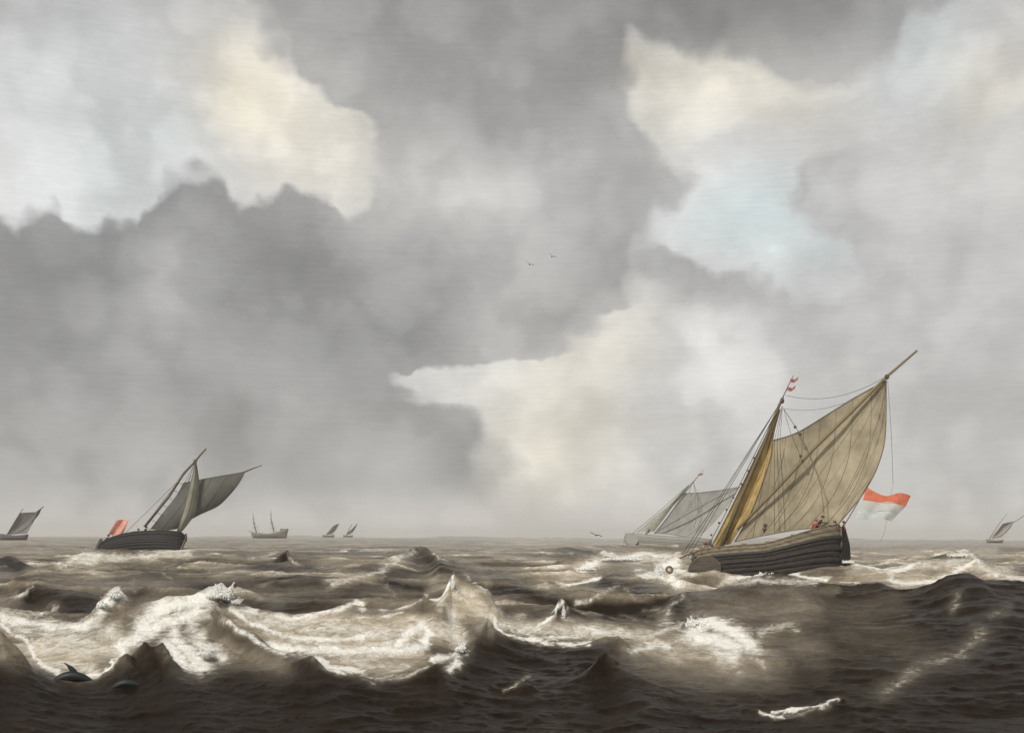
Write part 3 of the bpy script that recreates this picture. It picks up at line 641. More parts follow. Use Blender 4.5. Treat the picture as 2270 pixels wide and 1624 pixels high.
m_blu = simple('faded_blue_green_bunting', (.58, .62, .61), .9, .15, 2, .1, (1, 1, 1), 0, .35)
m_skin = simple('skin', (.42, .24, .16), .6, .1, 5)
m_redc = simple('dark_red_cloth', (.24, .06, .045), .9, .25, 5)
m_brn = simple('brown_cloth', (.16, .12, .075), .9, .3, 5)
m_gry = simple('grey_brown_cloth', (.11, .095, .08), .9, .3, 5)
m_blk = simple('black_cloth', (.035, .032, .03), .9, .2, 5)
m_dol = simple('wet_dark_hide', (.018, .021, .024), .5, .3, 3, .3)
m_bird = simple('dark_plumage', (.030, .027, .025), .85, .2, 8)
m_spray = simple('sea_spray', (.88, .88, .86), .9, .04, 4, .1)
m_land = simple('low_hazy_shore', (.10, .11, .10), 1, .3, .01, 0)
m_buoy = simple('wet_cork', (.16, .11, .06), .8, .35, 8, .3, (1, 1, 1), .4)

# ------------------------------------------------------------------ boats
def boat_frame(O, az, heel, pitch):
    """x forward, y to port, z up; az = heading clockwise from +Y, heel > 0 to starboard, pitch > 0 bow down"""
    h = Vector((math.sin(az), math.cos(az), 0)); l = Vector((-h.y, h.x, 0))
    B = Matrix(((h.x, l.x, 0), (h.y, l.y, 0), (0, 0, 1)))
    Rm = B @ Matrix.Rotation(pitch, 3, 'Y') @ Matrix.Rotation(heel, 3, 'X')
    return Matrix.Translation(O) @ Rm.to_4x4()
class Hull:
    def __init__(s, L, B, fb, shb, shs, dr):
        s.L, s.B, s.fb, s.shb, s.shs, s.dr = L, B, fb, shb, shs, dr
    def zg(s, t):
        q = 2 * t - 1
        return s.fb + (s.shb if q > 0 else s.shs) * abs(q) ** (2.2 if q > 0 else 1.25)
    def pt(s, t, w, side, off=0.0):
        """t stern..bow 0..1, w gunwale..keel 0..1"""
        q = 2 * t - 1; aq = min(abs(q), 1.0)
        p = 3.4 if q > 0 else 3.0
        hb = s.B / 2 * max(1 - aq ** p, 0) ** .55
        g = (1 - min(w, 1) ** 3.0) ** .62 * (1 + .10 * math.sin(math.pi * min(w * 1.3, 1)))
        endin = 1 - (.10 if q > 0 else .07) * w ** 1.6
        x = q * s.L / 2 * endin
        z = s.zg(t) - w * (s.zg(t) + s.dr)
        y = (hb * g + off * (1 if aq < 1 else 0)) * side
        if aq > .9: x += math.copysign(off * (aq - .9) * 10, q)
        return Vector((x, y, z))
def TS(n): return [.5 - .5 * math.cos(math.pi * i / n) for i in range(n + 1)]
def band(h, side, w0, w1, off0, off1, n=40, t0=0., t1=1., th=.05):
    G = Geo(); V_, F = [], []
    ts = [t0 + (t1 - t0) * q for q in TS(n)]
    for t in ts:
        V_ += [h.pt(t, w0, side, off0), h.pt(t, (w0 + w1) / 2, side, (off0 + off1) / 2), h.pt(t, w1, side, off1), h.pt(t, w1, side, off1 - th), h.pt(t, w0, side, off0 - th)]
    for i in range(n):
        for k in range(5): F.append((i * 5 + k, i * 5 + (k + 1) % 5, (i + 1) * 5 + (k + 1) % 5, (i + 1) * 5 + k))
    F.append((0, 1, 2, 3, 4)); F.append(tuple(n * 5 + k for k in (4, 3, 2, 1, 0)))
    G.add(V_, F); return G
def hull_parts(root, h, mats, strakes=9, wale=True, lap=.020, wales=((.17, .23), (.36, .41)), label_top=None):
    mh, mp_, mt, md = mats            # hull shell, plank, topside plank, deck
    G = Geo(); V_, F = [], []; n, m_ = 36, 14
    ws = [i / m_ for i in range(m_ + 1)]
    for t in TS(n):
        row = [h.pt(t, w, 1, -.03) for w in ws] + [h.pt(t, w, -1, -.03) for w in reversed(ws[:-1])]
        V_ += row
    k_ = 2 * m_ + 1
    for i in range(n):
        for k in range(k_ - 1): F.append((i * k_ + k, (i + 1) * k_ + k, (i + 1) * k_ + k + 1, i * k_ + k + 1))
    G.add(V_, F); G.build('hull', mh, root)
    G = Geo(); V_, F = [], []
    for t in TS(24):
        a = h.pt(t, .10, 1, -.06); b = h.pt(t, .10, -1, -.06); c = (a + b) / 2 + Vector((0, 0, .12))
        V_ += [a, c, b]
    for i in range(24):
        for k in range(2): F.append((i * 3 + k, i * 3 + k + 1, (i + 1) * 3 + k + 1, (i + 1) * 3 + k))
    G.add(V_, F); G.build('deck', md, root)
    for side in (1, -1):
        for k in range(strakes):
            w0 = k / strakes * .92; w1 = (k + 1) / strakes * .92 - .006
            band(h, side, w0, w1, lap, .010).build('plank', mt if k < 2 else mp_, root)
        if wale:
            for a, b in wales: band(h, side, a, b, .13, .13, th=.1).build('wale', mh if a < .3 else mp_, root)
        g = Geo(); g.tube([h.pt(t, 0, side, .03) + Vector((0, 0, .04)) for t in [.01 + .98 * q for q in TS(36)]], .075, 6)
        g.build('rail', mt, root)
def coons(L0, R0, T0, B0, nu=18, nv=22, belly=None, nrm=None):
    """surface through four edges (polylines): left, right go top->bottom; top, bottom go left->right"""
    def samp(P, t):
        P = [Vector(p) for p in P]; ls = [0]
        for i in range(1, len(P)): ls.append(ls[-1] + (P[i] - P[i - 1]).length)
        d = t * ls[-1]
        for i in range(1, len(P)):
            if d <= ls[i] + 1e-9:
                # smooth (Catmull-Rom) interpolation
                q = (d - ls[i - 1]) / max(ls[i] - ls[i - 1], 1e-9)
                p0 = P[max(i - 2, 0)]; p1 = P[i - 1]; p2 = P[i]; p3 = P[min(i + 1, len(P) - 1)]
                return .5 * ((2 * p1) + (p2 - p0) * q + (2 * p0 - 5 * p1 + 4 * p2 - p3) * q * q + (3 * p1 - p0 - 3 * p2 + p3) * q ** 3)
        return P[-1].copy()
    V_, F = [], []
    c00, c10, c01, c11 = Vector(T0[0]), Vector(T0[-1]), Vector(B0[0]), Vector(B0[-1])
    for j in range(nv + 1):
        v = j / nv
        for i in range(nu + 1):
            u = i / nu
            p = samp(L0, v) * (1 - u) + samp(R0, v) * u + samp(T0, u) * (1 - v) + samp(B0, u) * v \
                - (c00 * (1 - u) * (1 - v) + c10 * u * (1 - v) + c01 * (1 - u) * v + c11 * u * v)
            if belly: p = p + nrm * belly(u, v)
            V_.append(p)
    for j in range(nv):
        for i in range(nu):
            a = j * (nu + 1) + i
            F.append((a, a + 1, a + nu + 2, a + nu + 1))
    return V_, F, nu, nv

class Rig:
    """a plane that holds mast and sails; points of it are found along lines of sight from the bow quarter"""
    def __init__(s, foot, head, side):
        s.o = foot; m = (head - foot).normalized(); s.n = m.cross(Vector(side).normalized()).normalized()
        if s.n.y > 0: s.n = -s.n
    def p(s, x, y, off=0.0):
        d = ray(x, y); c = Vector((0, 0, HCAM))
        t = (s.o - c).dot(s.n) / d.dot(s.n)
        q = c + d * t
        if off: q = q * 1.0 + (q - c).normalized() * (-off)
        return q
    def ps(s, L, off=0.0): return [s.p(x, y, off) for x, y in L]
def rope(root, pts, r=.03, mat=None, name='rope', sag=0.0, n=10):
    P = [Vector(p) for p in pts]
    if sag and len(P) == 2:
        P = [P[0].lerp(P[1], i / n) + Vector((0, 0, -sag * 4 * (i / n) * (1 - i / n))) for i in range(n + 1)]
    return Geo().tube(P, r, 5).build(name, mat or m_rope, root)
# ---- the large sloop
D0 = 108.0
O0 = at(1700, 1273, D0)
HZ = R(-72)
F0 = boat_frame(O0, HZ, R(17), R(4.6))
h0 = Hull(13.9, 4.5, 2.35, .15, 1.9, 1.9)
sloop = empty('sailing_boat', O0, 'largest sailing boat, dark hull, pale topside planks and tall tan spritsail', 'sailing boat', 'sailing boats on the rough sea')
def in_frame(root, F):
    """move meshes built in the boat's own frame so that they hang from the empty"""
    T = Matrix.Translation(-root.location) @ F
    for o in root.children:
        if 'placed' not in o:
            o.data.transform(T); o['placed'] = 1
def in_world(root):
    T = Matrix.Translation(-root.location)
    for o in root.children:
        if 'placed' not in o:
            o.data.transform(T); o['placed'] = 1
def clear_marks(root):
    for o in root.children:
        if 'placed' in o: del o['placed']
hull_parts(sloop, h0, (m_tar, m_tar2, m_oak, m_oakd))
# sternpost, rudder, tiller, stem
L2 = h0.L / 2
Geo().prism([(-L2 - .1, 0, 4.15), (-L2 - .45, 0, 4.15), (-L2 - .75, 0, 2.4), (-L2 - .75, 0, .6), (-L2 - .35, 0, -1.2), (-L2 + .9, 0, -1.7), (-L2 + .5, 0, -.6)], (0, 1, 0), .18).build('rudder', m_rud, sloop, False)
Geo().tube([(-L2 - .02, 0, 4.2), (-L2 + .05, 0, 2.6), (-L2 + .35, 0, .4), (-L2 + .8, 0, -1.5)], .17, 6).build('sternpost', m_oak, sloop)
Geo().tube([(-L2 - .3, 0, 4.0), (-L2 + 1.0, 0, 4.1), (-L2 + 2.4, .2, 4.1)], [.09, .08, .05], 6).build('tiller', m_oakd, sloop)
Geo().tube([(L2 + .05, 0, 2.7), (L2 + .05, 0, 1.4), (L2 - .2, 0, .1), (L2 - .75, 0, -1.6)], .17, 6).build('stem', m_oakd, sloop)
def oval(c, ax, az_, a, b, th, mat, rim, root, name='leeboard'):
    n = 28; nm = ax.cross(az_).normalized()
    pts = [c + ax * a * math.cos(2 * math.pi * k / n) * (1 - .06 * math.sin(2 * math.pi * k / n)) + az_ * b * math.sin(2 * math.pi * k / n) for k in range(n)]
    o = Geo().prism(pts, nm, th).build(name, mat, root, False)
    Geo().tube([p + nm * th * .3 for p in pts] + [pts[0] + nm * th * .3], .085, 6, False).build('rim', rim, o)
    return o
def bake_children(root, T):
    for ch in root.children:
        for g_ in ch.children: g_.data.transform(T)
lb = oval(h0.pt(.90, .50, 1, .62) + Vector((.15, .25, 0)), Vector((1, .12, -.05)).normalized(), Vector((0, .05, 1)).normalized(), 1.5, 1.22, .14, m_lee, m_oakd, sloop)
bake_children(sloop, Matrix.Translation(-sloop.location) @ F0)
LEE_DONE = list(lb.children)
for sx in (.30, .47, .63):
    Geo().box(h0.pt(sx, .04, 1, -.5) + Vector((0, -.3, .25)), (.5, 1.2, .35)).build('hatch', m_oakd, sloop, False)
in_frame(sloop, F0)
foot0 = F0 @ Vector((2.6, 0, 1.3))
def plane_pt(F, x, y, yloc=0.0):
    inv = F.inverted(); c = inv @ Vector((0, 0, HCAM)); d = inv.to_3x3() @ ray(x, y)
    t = (yloc - c.y) / d.y
    return F @ (c + d * t)
foot0 = plane_pt(F0, 1600, 1209); head0 = plane_pt(F0, 1733, 883)
print('MAST0 local', F0.inverted() @ foot0, F0.inverted() @ head0)
for nm, t_, w_, sd in (('bowP', 1, 0, 1), ('sternP', 0, 0, 1), ('midP', .5, 0, 1), ('bowKeel', 1, .6, 1), ('sternWL', 0, .65, 1), ('t.85', .85, 0, 1), ('t.1', .1, 0, 1), ('bow .85w.5', .85, .5, 1)):
    q = F0 @ h0.pt(t_, w_, sd); print(nm, [round(v) for v in proj(q.x, q.y, q.z)])
R0_ = Rig(foot0, head0, (.93, -.36, 0))
P = R0_.p; PS = R0_.ps
Geo().tube([P(1597, 1214), P(1640, 1105), P(1690, 990), P(1727, 897), P(1735, 880)], [.21, .20, .18, .14, .10], 8).build('mast', m_mast, sloop)
Geo().tube([P(1733, 884), P(1745, 858), P(1758, 832)], [.06, .045, .03], 6).build('pole', m_spard, sloop)
Geo().tube([P(1634, 1173, .45), P(1716, 1088, .45), P(1800, 997, .45), P(1884, 915, .45), P(1963, 836, .45), P(2032, 777, .45)], [.14, .17, .18, .17, .14, .10], 8).build('sprit', m_spar, sloop)
g = Geo().ball(P(1733, 888), (.22, .22, .3)); g.build('mast_cap', m_spard, sloop)
Geo().ball(P(1965, 835, .5), (.24, .24, .26)).build('block', m_spard, sloop)
nn0 = R0_.n
VV, FF, nu, nv = coons(PS([(1712, 976), (1708, 1010), (1692, 1062), (1664, 1135), (1628, 1200)]),
    PS([(1964, 843), (1964, 900), (1962, 960), (1957, 995), (1940, 1045), (1912, 1095), (1880, 1135), (1853, 1167)]),
    PS([(1712, 976), (1765, 958), (1825, 922), (1890, 882), (1964, 843)]),
    PS([(1628, 1200), (1690, 1186), (1770, 1172), (1853, 1167)]), 34, 36,
    belly=lambda u, v: -1.1 * math.sin(math.pi * u) ** .8 * math.sin(math.pi * min(1, v * .9 + .05)) + .10 * math.sin(u * 26 + v * 5) * math.sin(math.pi * v) * math.sin(math.pi * u), nrm=nn0)
ms = mesh_obj('mainsail', VV, FF, m_sail, sloop)
def seams(VV, nu, nv, cols, name, parent, r=.022, n=(0, -1, 0), mat=None, rows=False):
    nv_ = Vector(n) * .03
    for c in cols:
        if rows: pts = [VV[c * (nu + 1) + i] + nv_ for i in range(nu + 1)]
        else: pts = [VV[j * (nu + 1) + c] + nv_ for j in range(nv + 1)]
        Geo().tube(pts, r, 4).build(name, mat or m_seam, parent)
seams(VV, nu, nv, range(4, 34, 5), 'seam', ms, .02, nn0)
seams(VV, nu, nv, [0, 34], 'bolt_rope', ms, .05, nn0)
seams(VV, nu, nv, [0, 36], 'bolt_rope', ms, .045, nn0, rows=True)
# brails and lines that cross the sail
for pl in ([(1736, 905), (1770, 957), (1800, 1020), (1820, 1080), (1826, 1138)], [(1736, 905), (1752, 960), (1774, 1010), (1760, 1060)], [(1963, 850), (1900, 930), (1830, 1030), (1780, 1110), (1716, 1180)], [(1963, 850), (1948, 930), (1900, 1040), (1860, 1120)], [(1963, 850), (1955, 900), (1925, 1000), (1870, 1110)],
           [(1800, 1000), (1775, 1080), (1715, 1165)]):
    P3 = PS(pl, 1.35 if pl[0][0] < 1800 else .95)
    P3[0] = P(*pl[0]); rope(sloop, P3, .035 if pl[0][0] < 1740 and pl[1][0] == 1770 else .024, m_seam, 'brail')
# staysail in front of the mast
VV, FF, nu, nv = coons(PS([(1726, 906), (1700, 958), (1650, 1062), (1608, 1148), (1575, 1212)], .0),
    PS([(1728, 908), (1714, 965), (1708, 1030), (1686, 1080), (1672, 1120), (1640, 1170), (1618, 1204)], -.8),
    PS([(1726, 906), (1728, 908)], -.2), PS([(1575, 1212), (1598, 1210), (1618, 1204)], -.4), 12, 30,
    belly=lambda u, v: -.45 * math.sin(math.pi * u) * math.sin(math.pi * v) ** .7 - .10 * math.sin(u * 14 + 1.5 * v) * min(1, 3 * v), nrm=nn0)
st_ = mesh_obj('foresail', VV, FF, m_ochre, sloop)
seams(VV, nu, nv, [3, 7], 'seam', st_, .03, nn0); seams(VV, nu, nv, [0, 12], 'bolt_rope', st_, .04, nn0)
# forestay with hanks, bowsprit and headstays
stay = PS([(1724, 905), (1696, 958), (1645, 1062), (1602, 1148), (1566, 1214)], .1)
rope(sloop, stay, .035, None, 'forestay')
for x, y in ((1671, 1014), (1659, 1043), (1643, 1072), (1626, 1102), (1611, 1129), (1594, 1158), (1577, 1185)):
    Geo().ball(P(x - 1, y, .15), .11).build('hank', m_spard, sloop)
for q in ((1722, 903, 1512, 1228), (1720, 906, 1517, 1232), (1719, 908, 1524, 1236)):
    rope(sloop, [P(q[0], q[1], .6), P(q[2], q[3], 1.2)], .028, None, 'headstay')
Geo().tube([P(1560, 1222, .6), P(1530, 1226, 1.1), P(1506, 1237, 1.5)], [.13, .11, .08], 6).build('bowsprit', m_oakd, sloop)
for q in ((1733, 900, 1716, 976, 1716, 1180), (1733, 900, 1722, 976, 1727, 1178), (1734, 900, 1728, 976, 1740, 1176), (1730, 905, 1706, 990, 1668, 1190)):
    rope(sloop, [P(q[0], q[1], .2), P(q[2], q[3], .7), P(q[4], q[5], 1.6)], .022, None, 'shroud')
rope(sloop, [P(1740, 876), P(1957, 838)], .022, None, 'halyard', sag=1.0); rope(sloop, [P(1736, 905), P(1870, 893)], .018, None, 'halyard', sag=.4)
rope(sloop, [P(1967, 843), P(1975, 960), P(1979, 1072)], .018, None, 'vang'); rope(sloop, [P(1979, 1072), P(1960, 1180), P(1950, 1200)], .012, None, 'vang')
rope(sloop, [P(1852, 1167), P(1862, 1163)], .05, None, 'sheet')
for x, y in ((1773, 962), (1774, 1010), (1762, 946)): Geo().ball(P(x, y, 1.4 if y > 950 else .6), .16).build('block', m_spard, sloop)
for x, y in ((1696, 1164), (1694, 1172)): Geo().ball(P(x, y, 1.5), .2).build('block', m_spard, sloop)
Geo().tube([P(1695, 1160, 1.5), P(1693, 1180, 1.5)], .09).build('rail_post', m_spard, sloop)
# masthead pennants
for (x, y) in ((1752, 843), (1746, 862)):
    VV, FF, _, _ = coons(PS([(x, y - 4), (x - 3, y + 5)]), PS([(x + 17, y - 7), (x + 15, y + 1)]), PS([(x, y - 4), (x + 8, y - 3), (x + 17, y - 7)]), PS([(x - 3, y + 5), (x + 7, y + 4), (x + 15, y + 1)]), 8, 3,
                         belly=lambda u, v: .12 * math.sin(u * 9), nrm=nn0)
    mesh_obj('pennant', VV, FF, m_pen, sloop)
# ensign on a raked staff at the stern
Geo().tube([P(1868, 1168), P(1898, 1118), P(1927, 1066)], [.05, .045, .03], 6).build('ensign_staff', m_spard, sloop)
rope(sloop, [P(1858, 1162, .3), P(1895, 1100, .3), P(1926, 1062, .3)], .018, None, 'halyard')
wavef = lambda u, v: .30 * math.sin(u * 9 + v * 1.5) * u ** .6
def stripe(L0, R0, T0, B0, mat, root, P_, nrm_, amp=.3):
    VV, FF, _, _ = coons(P_(L0), P_(R0), P_(T0), P_(B0), 22, 6, belly=lambda u, v: amp * math.sin(u * 10 + v) * u ** .6, nrm=nrm_)
    return VV, FF
flag = None
for i, (L0, R0, T0, B0, mat) in enumerate((
    ([(1920, 1078), (1912, 1108)], [(2018, 1097), (2006, 1121)], [(1920, 1078), (1938, 1090), (1962, 1097), (1992, 1094), (2018, 1097)], [(1912, 1108), (1940, 1112), (1965, 1112), (1990, 1119), (2006, 1121)], m_red),
    ([(1912, 1108), (1902, 1130)], [(2006, 1121), (1990, 1136)], [(1912, 1108), (1940, 1112), (1965, 1112), (1990, 1119), (2006, 1121)], [(1902, 1130), (1925, 1130), (1955, 1131), (1975, 1136), (1990, 1136)], m_wht),
    ([(1902, 1130), (1893, 1149)], [(1990, 1136), (1976, 1152)], [(1902, 1130), (1925, 1130), (1955, 1131), (1975, 1136), (1990, 1136)], [(1893, 1149), (1915, 1150), (1945, 1147), (1962, 1151), (1976, 1152)], m_blu))):
    VV, FF = stripe(L0, R0, T0, B0, mat, sloop, PS, nn0)
    if i == 0:
        flag = mesh_obj('flag', VV, FF, mat, sloop); flag['label'] = 'red stripe of the tricolour ensign'
    else: mesh_obj('stripe', VV, FF, mat, flag)
in_world(sloop)
for ch in sloop.children:
    for g_ in ch.children:
      if g_ not in LEE_DONE: g_.data.transform(Matrix.Translation(-sloop.location))
clear_marks(sloop)

# ---- the sloop on the left
D1 = 165.0
O1 = at(313, 1214.5, D1)
F1 = boat_frame(O1, R(105), R(-24), R(-3.2))
h1 = Hull(13.8, 4.4, 1.6, .1, -1.15, 1.4)
left_boat = empty('sailing_boat', O1, 'black hulled sailing boat with grey sails and a salmon red stern flag', 'sailing boat', 'sailing boats on the rough sea')
m_tarb = simple('black_tarred_oak', (.034, .032, .032), .7, .4, 2.5, .25, (1, 6, 6), .25)
hull_parts(left_boat, h1, (m_tarb, m_tarb, m_tarb, m_oakd), strakes=8, lap=.012, wales=((.12, .17),))
L2 = h1.L / 2
Geo().prism([(-L2 - .05, 0, 1.9), (-L2 - .4, 0, 1.9), (-L2 - 1.2, 0, -.9), (-L2 + .2, 0, -1.3)], (0, 1, 0), .16).build('rudder', m_tar, left_boat, False)
Geo().tube([(L2 + .04, 0, 1.9), (L2 + .05, 0, .9), (L2 - .2, 0, -.1), (L2 - .8, 0, -1.3)], .15, 6).build('stem', m_oakd, left_boat)
in_frame(left_boat, F1)
for nm, t_, w_, sd in (('bowS', 1, 0, -1), ('sternS', 0, 0, -1), ('midS', .5, 0, -1), ('midS.5', .5, .5, -1), ('bowKeel', 1, .6, -1), ('sternWL', 0, .65, -1)):
    q = F1 @ h1.pt(t_, w_, sd); print('L', nm, [round(v) for v in proj(q.x, q.y, q.z)])
foot1 = plane_pt(F1, 322, 1172); print('mast1', F1.inverted() @ foot1)
foot1 = F1 @ Vector((0.2, 0, 1.2)); 
foot1 = at(322, 1172, D1 + .5); head1 = at(452, 1000, D1 + 3)
R1_ = Rig(foot1, head1, (1, .1, 0)); P = R1_.p; PS = R1_.ps; n1_ = R1_.n
def c4(L): return [(159.5 + .20304 * x, 957.2 + .20304 * y) for x, y in L]
Geo().tube(PS(c4([(790, 1035), (1060, 700), (1220, 450), (1340, 325), (1400, 250), (1465, 180)])), [.2, .2, .19, .17, .15, .11], 8).build('mast', m_spar if False else simple('grey_brown_spar', (.14, .12, .085), .7, .3, 3), left_boat)
Geo().ball(P(*c4([(1345, 318)])[0]), (.3, .3, .3)).build('mast_cap', m_spard, left_boat)
VV, FF, nu, nv = coons(PS(c4([(1212, 558), (1140, 690), (1030, 830), (930, 960), (855, 1055)]), -.3), PS(c4([(1890, 432), (1860, 500), (1780, 620), (1620, 790), (1480, 865), (1330, 925)]), -1.5),
    PS(c4([(1212, 558), (1390, 522), (1560, 490), (1730, 462), (1890, 432)]), -.8), PS(c4([(855, 1055), (1000, 1070), (1150, 1050), (1240, 990), (1330, 925)]), -.8), 26, 22,
    belly=lambda u, v: .8 * math.sin(math.pi * u) * math.sin(math.pi * v), nrm=n1_)
s_ = mesh_obj('mainsail', VV, FF, m_gsail, left_boat); seams(VV, nu, nv, [6, 12, 18], 'seam', s_, .025, n1_, mat=m_seam); seams(VV, nu, nv, [0, 22], 'bolt_rope', s_, .05, n1_, rows=True)
Geo().tube(PS(c4([(1130, 1010), (1500, 700), (1890, 432), (1980, 395), (2075, 362)]), -1.7), [.12, .13, .11, .08, .05], 6).build('sprit', m_spard, left_boat)
VV, FF, nu, nv = coons(PS(c4([(1352, 325), (1298, 540), (1235, 800), (1180, 980), (1140, 1098)]), .8), PS(c4([(1354, 325), (1384, 530), (1378, 700), (1342, 880), (1262, 1005), (1182, 1100)]), .3),
    PS(c4([(1352, 325), (1354, 325)]), .6), PS(c4([(1140, 1098), (1182, 1100)]), .6), 10, 24, belly=lambda u, v: .5 * math.sin(math.pi * u) * math.sin(math.pi * v), nrm=n1_)
s_ = mesh_obj('foresail', VV, FF, m_lsail, left_boat); seams(VV, nu, nv, [0, 10], 'bolt_rope', s_, .05, n1_); seams(VV, nu, nv, [5], 'seam', s_, .03, n1_)
for q in (((1350, 330), (1390, 540), (1385, 700)), ((1345, 330), (1240, 540), (1215, 560)), ((1345, 330), (1260, 560)), ((1346, 330), (1300, 450), (1275, 560)), ((1240, 450), (900, 790), (550, 1130)), ((1200, 500), (1000, 740), (850, 960), (800, 1030)), ((1140, 1098), (1120, 1160), (1098, 1240)), ((1352, 325), (1365, 560))):
    rope(left_boat, PS(c4(q), .5 if len(q) != 3 or q[0][0] != 1240 else 0), .03)
for i in range(7):
    a = (1205 - i * 58, 555 + i * 82); rope(left_boat, PS(c4([(a[0] - 45, a[1] - 5), (a[0] + 6, a[1] + 20)]), .1), .035, None, 'lacing')
Geo().tube(PS(c4([(402, 1135), (440, 1050), (482, 962)])), [.06, .05, .04], 6).build('ensign_staff', m_spard, left_boat)
VV, FF, _, _ = coons(PS(c4([(478, 968), (440, 1040), (405, 1118)])), PS(c4([(628, 958), (590, 1040), (545, 1135)])), PS(c4([(478, 968), (550, 955), (628, 958)])), PS(c4([(405, 1118), (480, 1128), (545, 1135)])), 14, 12, belly=lambda u, v: .25 * math.sin(u * 8 + v * 2), nrm=n1_)
mesh_obj('flag', VV, FF, m_pink, left_boat)
in_world(left_boat)
for ch in left_boat.children:
    for g_ in ch.children: g_.data.transform(Matrix.Translation(-left_boat.location))
clear_marks(left_boat)

# ---- the pale sloop behind the large one; haze put into its colours
D2 = 262.0
O2 = at(1478, 1213, D2)
F2 = boat_frame(O2, R(-75), R(14), R(-3.7))
h2_ = Hull(20.1, 5.8, 1.95, .45, .36, 1.6)
pale = empty('sailing_boat', O2, 'pale grey sailing boat with grey spritsail, partly hidden behind the largest boat', 'sailing boat', 'sailing boats on the rough sea')
hull_parts(pale, h2_, (m_fhull, m_fhull, m_fhull, m_fhull), strakes=5)
lb2 = oval(h2_.pt(.90, .42, 1, .7), Vector((1, .1, 0)).normalized(), Vector((0, .05, 1)).normalized(), 1.5, 1.25, .2, m_fhull, m_fspar, pale)
bake_children(pale, Matrix.Translation(-pale.location) @ F2)
LEE_DONE += list(lb2.children)
in_frame(pale, F2)
for nm, t_, w_, sd in (('bowP', 1, 0, 1), ('sternP', 0, 0, 1), ('midP', .5, 0, 1), ('bowKeel', 1, .6, 1)):
    q = F2 @ h2_.pt(t_, w_, sd); print('P', nm, [round(v) for v in proj(q.x, q.y, q.z)])
foot2 = at(1437, 1180, D2 + 1); head2 = at(1537, 1067, D2 + 4)
R2_ = Rig(foot2, head2, (1, -.25, 0)); P = R2_.p; PS = R2_.ps; n2_ = R2_.n
def c2(L): return [(1364.9 + .18557 * x, 1010.4 + .18557 * y) for x, y in L]
Geo().tube(PS(c2([(380, 905), (640, 620), (820, 430), (930, 300)])), [.3, .28, .24, .2], 8).build('mast', m_fspar, pale)
Geo().tube(PS(c2([(930, 300), (1045, 165)])), [.14, .06], 6).build('pole', m_fspar, pale)
VV, FF, _, _ = coons(PS(c2([(985, 215), (975, 235)])), PS(c2([(1045, 200), (1040, 225)])), PS(c2([(985, 215), (1045, 200)])), PS(c2([(975, 235), (1040, 225)])), 5, 2, belly=lambda u, v: .2 * math.sin(u * 8), nrm=n2_)
mesh_obj('pennant', VV, FF, m_pen, pale)
VV, FF, nu, nv = coons(PS(c2([(802, 447), (700, 600), (570, 780), (455, 922)])), PS(c2([(1478, 368), (1400, 500), (1270, 680), (1120, 850), (960, 985)])), PS(c2([(802, 447), (960, 440), (1150, 420), (1290, 402), (1478, 368)])), PS(c2([(455, 922), (600, 925), (760, 950), (960, 985)])), 20, 18,
    belly=lambda u, v: -1.2 * math.sin(math.pi * u) * math.sin(math.pi * v), nrm=n2_)
s_ = mesh_obj('mainsail', VV, FF, m_fsail, pale); seams(VV, nu, nv, [5, 10, 15], 'seam', s_, .045, n2_, mat=m_fspar); seams(VV, nu, nv, [0, 18], 'bolt_rope', s_, .09, n2_, m_fspar, True)
VV, FF, nu, nv = coons(PS(c2([(868, 350), (640, 580), (430, 760), (250, 915)]), 1.5), PS(c2([(872, 350), (720, 540), (560, 760), (450, 900)]), .8), PS(c2([(868, 350), (872, 350)]), 1), PS(c2([(250, 915), (450, 900)]), 1), 8, 16, belly=lambda u, v: .4 * math.sin(math.pi * u), nrm=n2_)
s_ = mesh_obj('foresail', VV, FF, simple('haze_green_canvas', (.40, .40, .34), .9, .15, .6, .1, (1, 1, 1), 0, .3), pale); seams(VV, nu, nv, [0, 8], 'bolt_rope', s_, .06, n2_, m_fspar)
Geo().tube(PS(c2([(480, 905), (930, 640), (1230, 480), (1480, 368)]), 1.5), [.16, .2, .17, .12], 6).build('sprit', m_fspar, pale)
for q in (((870, 345), (480, 690), (100, 1000)), ((928, 305), (945, 450), (955, 620)), ((926, 305), (985, 520), (975, 700), (930, 850)), ((905, 330), (870, 440)), ((100, 1000), (90, 1060))):
    rope(pale, PS(c2(q), 1.2), .07, m_fspar)
Geo().tube(PS(c2([(360, 930), (390, 860)]), 2.0), .25, 6).build('rail_post', m_fspar, pale)
in_world(pale)
for ch in pale.children:
    for g_ in ch.children:
      if g_ not in LEE_DONE: g_.data.transform(Matrix.Translation(-pale.location))
clear_marks(pale)

